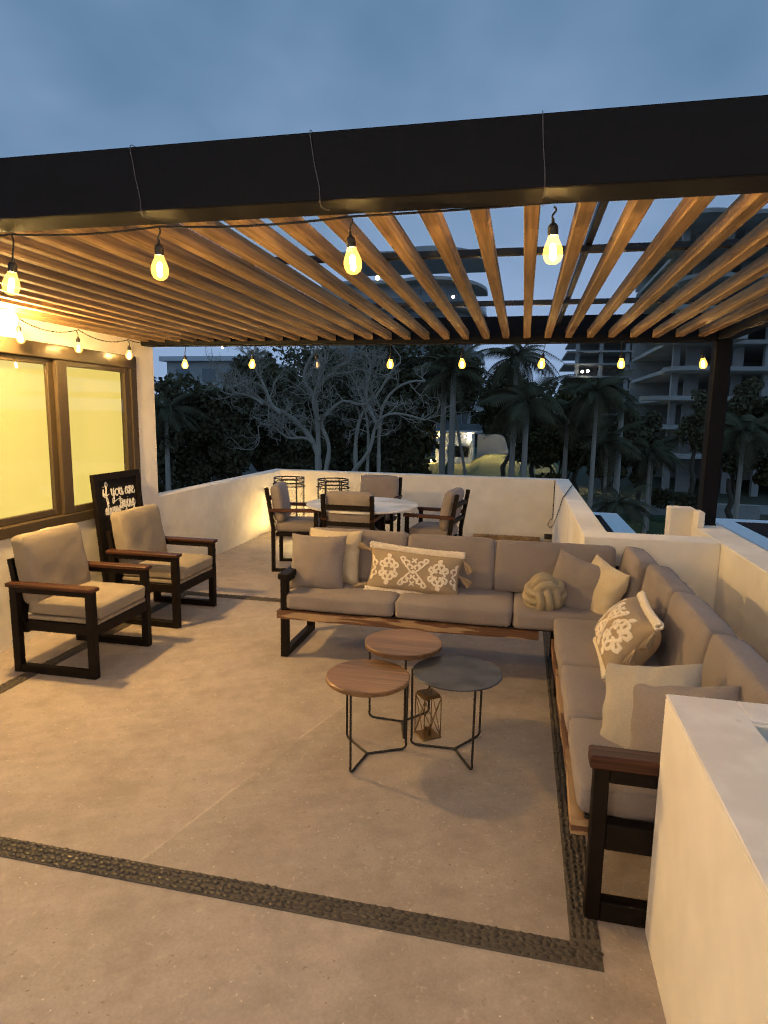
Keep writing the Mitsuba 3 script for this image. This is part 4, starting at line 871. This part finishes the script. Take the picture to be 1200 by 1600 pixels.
broad_tree('dark tree growing behind the bare branching tree', -14.6, 46, 8.3, 4.3, 105, low=-2.5, per=320, n=34)
broad_tree('large dark tree right behind the bare tree, above the far dining chair', -10.2, 48, 8.6, 4.3, 106, low=-2.5, per=320, n=36)
broad_tree('large dark tree above the lit pavilion', -6.3, 50, 8.2, 3.4, 107, low=1.6, per=320, n=28)
broad_tree('wide dark tree between the pavilion and the palms', -1.15, 56, 6.2, 3.2, 108, low=0.2, per=300, n=28)
broad_tree('olive green bushy tree right of the uplit trunks', 2.5, 46, 4.2, 2.2, 109, 'm_leaf_olive', low=-4.5)
broad_tree('dark tree with drooping crown left of the unfinished building', 4.3, 50, 5.6, 2.6, 110, low=-2.4)
broad_tree('dark leafy tree left of the small palm, before the unfinished building', 7.4, 52, 2.2, 1.9, 111, low=-3.0)
broad_tree('dark tree to the right of the pergola post', 14.3, 47, 5.6, 2.2, 112, low=-3.6)
broad_tree('olive tree at the right picture edge behind the neighbouring roof', 17.2, 48, 4.0, 2.2, 113, 'm_leaf_olive', low=-4.4)
def wood(x0, x1, y, top, seed, n):
    r = np.random.default_rng(seed); cl = []
    for i in range(n):
        x = r.uniform(x0, x1); h = top(x) * r.uniform(0.75, 1.08) - GZ
        for z in np.arange(0.8, h, 1.5): cl.append((x + r.uniform(-1, 1), y + r.uniform(-4, 4), GZ + z + r.uniform(-.4, .4), r.uniform(1.0, 1.9)))
    k = fresh('woodland'); scene[k] = ply(leaves(cl, 46, 0.85, seed), 'm_leaf_dark'); labels[k] = {'kind': 'stuff', 'label': 'dark mass of trees far beyond the terrace', 'category': 'trees'}
wood(-44, -15.5, 70, lambda x: 4.6 + 1.6 * math.sin(x * 0.6), 400, 60)
wood(-15.5, -10.3, 66, lambda x: 5.5 + 1.2 * math.sin(x * 0.9), 401, 16)
wood(-48, 14, 130, lambda x: 7.0 + 2.0 * math.sin(x * 0.4), 402, 70)
broad_tree('dark tree at the centre right, just left of the unfinished slabs', 1.0, 50, 3.6, 2.2, 115, low=-2.2)
broad_tree('dark tree between the two tall palms near the sky gap', -6.9, 62, 9.0, 3.0, 116, low=0.6)
broad_tree('dark low tree under the stacked far slabs', 5.9, 45, 2.8, 1.9, 117, low=-3.4)
broad_tree('dark tree before the pale curved slabs, right of the young pale palm', 9.6, 54, 3.0, 2.0, 118, low=-4.0, per=240)
broad_tree('thin crowned tree just left of the pergola post', 14.8, 60, 5.2, 2.4, 119, low=-1.5, per=130)
def shrub(label, x, y, w, h, seed, m='m_leaf_dark'):
    r = np.random.default_rng(seed); t = thing('shrub', label, 'shrub', 'dark shrubs below the terrace'); cl = [(x + r.uniform(-w, w), y + r.uniform(-w, w) * .6, GZ + h * r.uniform(0.25, 0.85), 0.34 * h) for _ in range(9)]
    part(t, 'foliage', leaves(cl, 190, 0.34, seed), m); part(t, 'stem', cat_([limb((x, y, GZ), c[:3], 0.05, 0.02, seed) for c in cl[:4]]), 'm_bark_dark', True)
for i, (x, y, w, h, l) in enumerate(((-19.2, 31, 1.8, 4.4, 'dark shrub at the house corner below the trees'), (-16.8, 33, 1.7, 4.0, 'dark shrub under the left parapet line'), (-14.0, 35, 1.8, 4.0, 'dark shrub near the back left corner of the terrace'), (-11.0, 40, 2.0, 3.6, 'dark shrub at the foot of the bare tree'),
                                       (-8.8, 42, 1.9, 3.4, 'dark shrub behind the far dining chair'), (-6.6, 44, 1.8, 3.4, 'dark shrub in front of the lit pavilion'), (-4.6, 44, 1.2, 3.2, 'dark shrub at the foot of the leaning trunk'), (12.9, 55, 1.8, 2.6, 'round dark shrub on the lawn left of the post'), (17.2, 44, 1.8, 2.8, 'dark shrub right of the post on the lawn'))):
    shrub(l, x, y, w, h, 300 + i, 'm_leaf_olive' if i in (4, 5) else 'm_leaf_dark')

# the bare tree: many stems from one foot
t = thing('bare_tree', 'bare grey tree with many twisting limbs behind the back left corner', 'tree')
LIMBS = {'A': (0.24, [(-10.0, GZ), (-10.06, -2.5), (-10.09, -0.9), (-10.12, 0.52), (-10.17, 1.66), (-10.4, 2.61), (-10.9, 3.3), (-10.81, 4.07), (-10.44, 4.75)]),
    'B': (0.19, [(-9.9, GZ), (-9.75, -2.5), (-9.65, -0.89), (-9.59, 0.27), (-9.94, 1.4), (-9.43, 1.93), (-8.79, 2.37), (-8.07, 2.2), (-7.45, 2.55)]),
    'C': (0.17, [(-10.1, -1.2), (-10.31, 0.16), (-11.1, 1.11), (-12.04, 1.72), (-12.99, 2.15), (-13.84, 2.76), (-15.09, 3.28)]),
    'C2': (0.11, [(-12.0, 1.7), (-12.41, 1.98), (-12.93, 2.85), (-13.21, 3.38), (-13.53, 4.07), (-13.42, 4.68)]),
    'D': (0.10, [(-10.4, 2.52), (-9.8, 3.39), (-8.99, 4.15), (-8.19, 4.82)]),
    'E': (0.10, [(-9.94, 1.4), (-10.26, 2.52), (-9.71, 3.81), (-9.62, 4.83)]),
    'F': (0.08, [(-13.0, 2.15), (-13.6, 2.45), (-14.33, 2.66), (-15.21, 2.48)]),
    'N': (0.09, [(-10.3, 0.16), (-10.9, 0.5), (-11.6, 0.5), (-12.3, 1.0), (-13.1, 1.05)])}
LIMBS2 = {'G': (0.18, [(-8.2, GZ), (-8.2, -3), (-8.22, -1.23), (-8.23, 0.88), (-7.9, 1.92), (-7.18, 2.85), (-6.81, 3.5), (-6.16, 4.32)]),
    'H': (0.14, [(-8.2, -3.0), (-8.12, -0.94), (-7.34, 0.14), (-7.11, 1.09), (-6.59, 1.66), (-5.73, 1.76), (-4.59, 1.5)]),
    'I': (0.16, [(-7.0, GZ), (-7.03, -3), (-7.03, -0.99), (-7.04, 0.71), (-6.65, 2.58), (-5.85, 3.23), (-4.83, 3.37)]),
    'J': (0.14, [(-7.6, GZ), (-7.6, -3), (-7.62, -1.11), (-7.64, 0.89), (-8.05, 2.66), (-8.45, 3.49)]),
    'K': (0.10, [(-7.1, 1.0), (-7.16, 1.27), (-7.66, 2.29), (-7.58, 3.68), (-7.88, 4.78)])}
def bare(t, limbs, y0, seed):
    rb = np.random.default_rng(seed); tw = []
    def twig(p, d, length, r0, depth):
        n = 5; P = [p]; q = d / np.linalg.norm(d)
        for i in range(n):
            q = q + rb.normal(size=3) * 0.26 + np.array([0, 0, 0.05]); q /= np.linalg.norm(q); P.append(P[-1] + q * length / n)
        tw.append(tube(np.array(P), np.linspace(r0, r0 * 0.5, n + 1), 5, cap=False))
        if depth < 3:
            for j in (2, 3, 5):
                a = rb.normal(size=3); nd = q + a * 0.62; twig(P[j], nd, length * rb.uniform(0.5, 0.8), r0 * 0.6, depth + 1)
    for key_, (r0, L) in limbs.items():
        u = np.linspace(0, 1, len(L)); wv = rb.uniform(-1.1, 1.1)
        P = spline([(x, y0 + wv * a + rb.normal() * 0.05, z) for (x, z), a in zip(L, u)], 30)
        part(t, 'trunk' if L[0][1] == GZ else 'limb', tube(P, np.linspace(r0, r0 * 0.30, 30) * (1 + 0.12 * np.sin(np.arange(30) * 1.7)), 8), 'm_bark', True)
        for j in range(7, 30, 2):
            if P[j][2] < 0.2: continue
            a = rb.normal(size=3); a[1] *= 0.6; d = (P[j] - P[j - 1]) / np.linalg.norm(P[j] - P[j - 1]) + a * 0.7 + np.array([0, 0, 0.15])
            twig(P[j], d, rb.uniform(0.7, 1.5), 0.034, 0)
    part(t, 'branches', cat_(tw), 'm_bark', kind='stuff')
bare(t, LIMBS, 30.5, 23)
t = thing('bare_tree', 'bare grey tree with upright stems between the corner tree and the lit pavilion', 'tree')
bare(t, LIMBS2, 30.8, 31)

# palms
def frond_mesh(L, seed, droop=1.0):
    r = np.random.default_rng(seed); u = np.linspace(0, 1, 26)
    R = np.stack([L * u * (1 - 0.16 * droop * u), 0 * u, L * (0.42 * u - 0.78 * droop * u ** 2)], -1)
    V, F = [], []
    for i in range(2, 26):
        for s in (-1, 1):
            l = L * 0.30 * math.sin(math.pi * (0.10 + 0.86 * u[i])) * r.uniform(0.85, 1.1); b = R[i]; tdir = R[i] - R[i - 1]; tdir /= np.linalg.norm(tdir)
            tip = b + tdir * l * 0.55 + np.array([0, s * l * 0.80, -0.42 * l]); w = tdir * 0.034 * L / 2
            k_ = len(V); V += [b - w, b + w, tip]; F.append((k_, k_ + 1, k_ + 2))
    rt = tube(R, np.linspace(0.03, 0.008, 26) * L / 2, 4); m = trimesh.Trimesh(V, F, process=False); return cat_([m, rt])
fr = [ply(frond_mesh(2.0, i, d), 'm_palm') for i, d in enumerate((0.7, 1.0, 1.3))]
def palm(label, x, y, ztop, s, n, seed, r0=0.17, bend=0.0, up=0.75, bark='m_bark'):
    r = np.random.default_rng(seed); t = thing('palm_tree', label, 'palm', 'palm trees in the garden')
    P = spline([(x + bend, y, GZ), (x + bend * 0.8, y, GZ + 0.4 * (ztop - GZ)), (x + bend * .25, y, GZ + 0.8 * (ztop - GZ)), (x, y, ztop)], 14)
    part(t, 'trunk', tube(P, np.linspace(r0 * 1.25, r0 * 0.8, 14), 9), bark, True)
    n = int(n * 1.5)
    for i in range(n):
        a = i * 137.5 + r.uniform(-12, 12); e = up - (i / n) * 1.35 + r.uniform(-0.1, 0.1); sc = s * r.uniform(0.85, 1.12)
        M = rotz(a, (x, y, ztop)) @ trimesh.transformations.rotation_matrix(-e, (0, 1, 0)) @ trimesh.transformations.rotation_matrix(r.uniform(-0.7, 0.7), (1, 0, 0)) @ np.diag([sc, sc, sc, 1])
        part(t, 'frond', fr[i % 3], None, to=T4(M))
palm('tall palm in front of the lit pavilion, its trunk left of the dark opening', -4.95, 40, 4.0, 1.3, 16, 201, 0.20, up=0.95)
palm('tall palm with a thick trunk crossing the dark opening of the pavilion', -4.15, 38, 4.2, 1.3, 16, 202, 0.20, up=0.95)
palm('palm with a leaning curved trunk beside the lit pavilion', -4.55, 42, 2.7, 0.8, 11, 203, 0.10, bend=1.35)
palm('tallest palm reaching up to the pergola against the sky gap', -0.55, 38, 5.0, 1.35, 18, 204, 0.16)
palm('palm with a full crown in front of the uplit pale trunks', 0.15, 36, 2.5, 1.5, 16, 205, 0.17)
palm('palm with drooping crown above the right parapet corner', 2.6, 40, 2.0, 1.3, 16, 206, 0.15)
palm('slim palm in front of the unfinished building under the third bulb from the right', 5.0, 40, 0.2, 1.25, 16, 207, 0.11)
palm('young palm with a pale trunk before the unfinished building', 5.95, 42, 2.4, 0.8, 11, 208, 0.19, bark='m_bark_pale')
palm('small dark palm on the lawn left of the post', 9.5, 50, -1.0, 1.25, 15, 209, 0.10)
palm('short drooping palm above the neighbouring white roof', 5.6, 38, -3.2, 1.2, 15, 210, 0.10)
palm('palm among the trees left of the unfinished building, beneath its stacked slabs', 3.9, 37, 3.1, 1.3, 17, 212, 0.13)
palm('palm before the curved slabs between two small palms', 8.2, 44, -0.4, 1.0, 16, 213, 0.12)
palm('palm right of the pergola post against the unfinished slabs', 12.4, 40, 1.0, 1.3, 16, 214, 0.13)
palm('palm at the left among the dark trees near the house corner', -18.2, 30, 1.6, 1.2, 16, 211, 0.14)
# pale uplit trunks on the dry lawn
for i, (x, y) in enumerate(((0.15, 67.0), (1.15, 65.0))):
    zg = float(mound_z(np.array(x), np.array(y)))
    t = thing('uplit_tree', ['pale uplit tree trunk on the dry lawn, left of two', 'pale uplit tree trunk on the dry lawn, right of two'][i], 'tree')
    r = np.random.default_rng(70 + i); L = [limb((x + r.uniform(-.15, .15), y, zg - 0.3), (x + dx, y, 0.9), 0.17, 0.07, 71 + i * 5 + j, wob=0.02) for j, dx in enumerate((-0.40, 0.30, 0.02))]
    part(t, 'trunk', cat_(L), 'm_bark_pale', True)
    part(t, 'crown', leaves([(x + r.uniform(-1.7, 1.7), y + r.uniform(-1, 1), r.uniform(0.3, 3.2), 1.0) for _ in range(12)], 200, 0.42, 75 + i), 'm_leaf_dark')
    k2 = thing('ground_spotlight', ['small spotlight at the foot of the left uplit trunk', 'small spotlight at the foot of the right uplit trunk'][i], 'lamp')
    part(k2, 'housing', lathe([(0, 0), (0.1, 0), (0.1, 0.2), (0, 0.2)], 12).apply_translation((x, y - 1.4, zg - 0.05)), 'm_steel')
    scene[k2 + '__beam'] = dict(type='spot', to_world=T().look_at(origin=[x, y - 1.4, zg + 0.22], target=[x, y, zg + 2.2], up=[0, 1, 0]), intensity=C([c * K for c in (16, 14, 6.6)]), cutoff_angle=34.0, beam_width=20.0, sampling_weight=0.5)
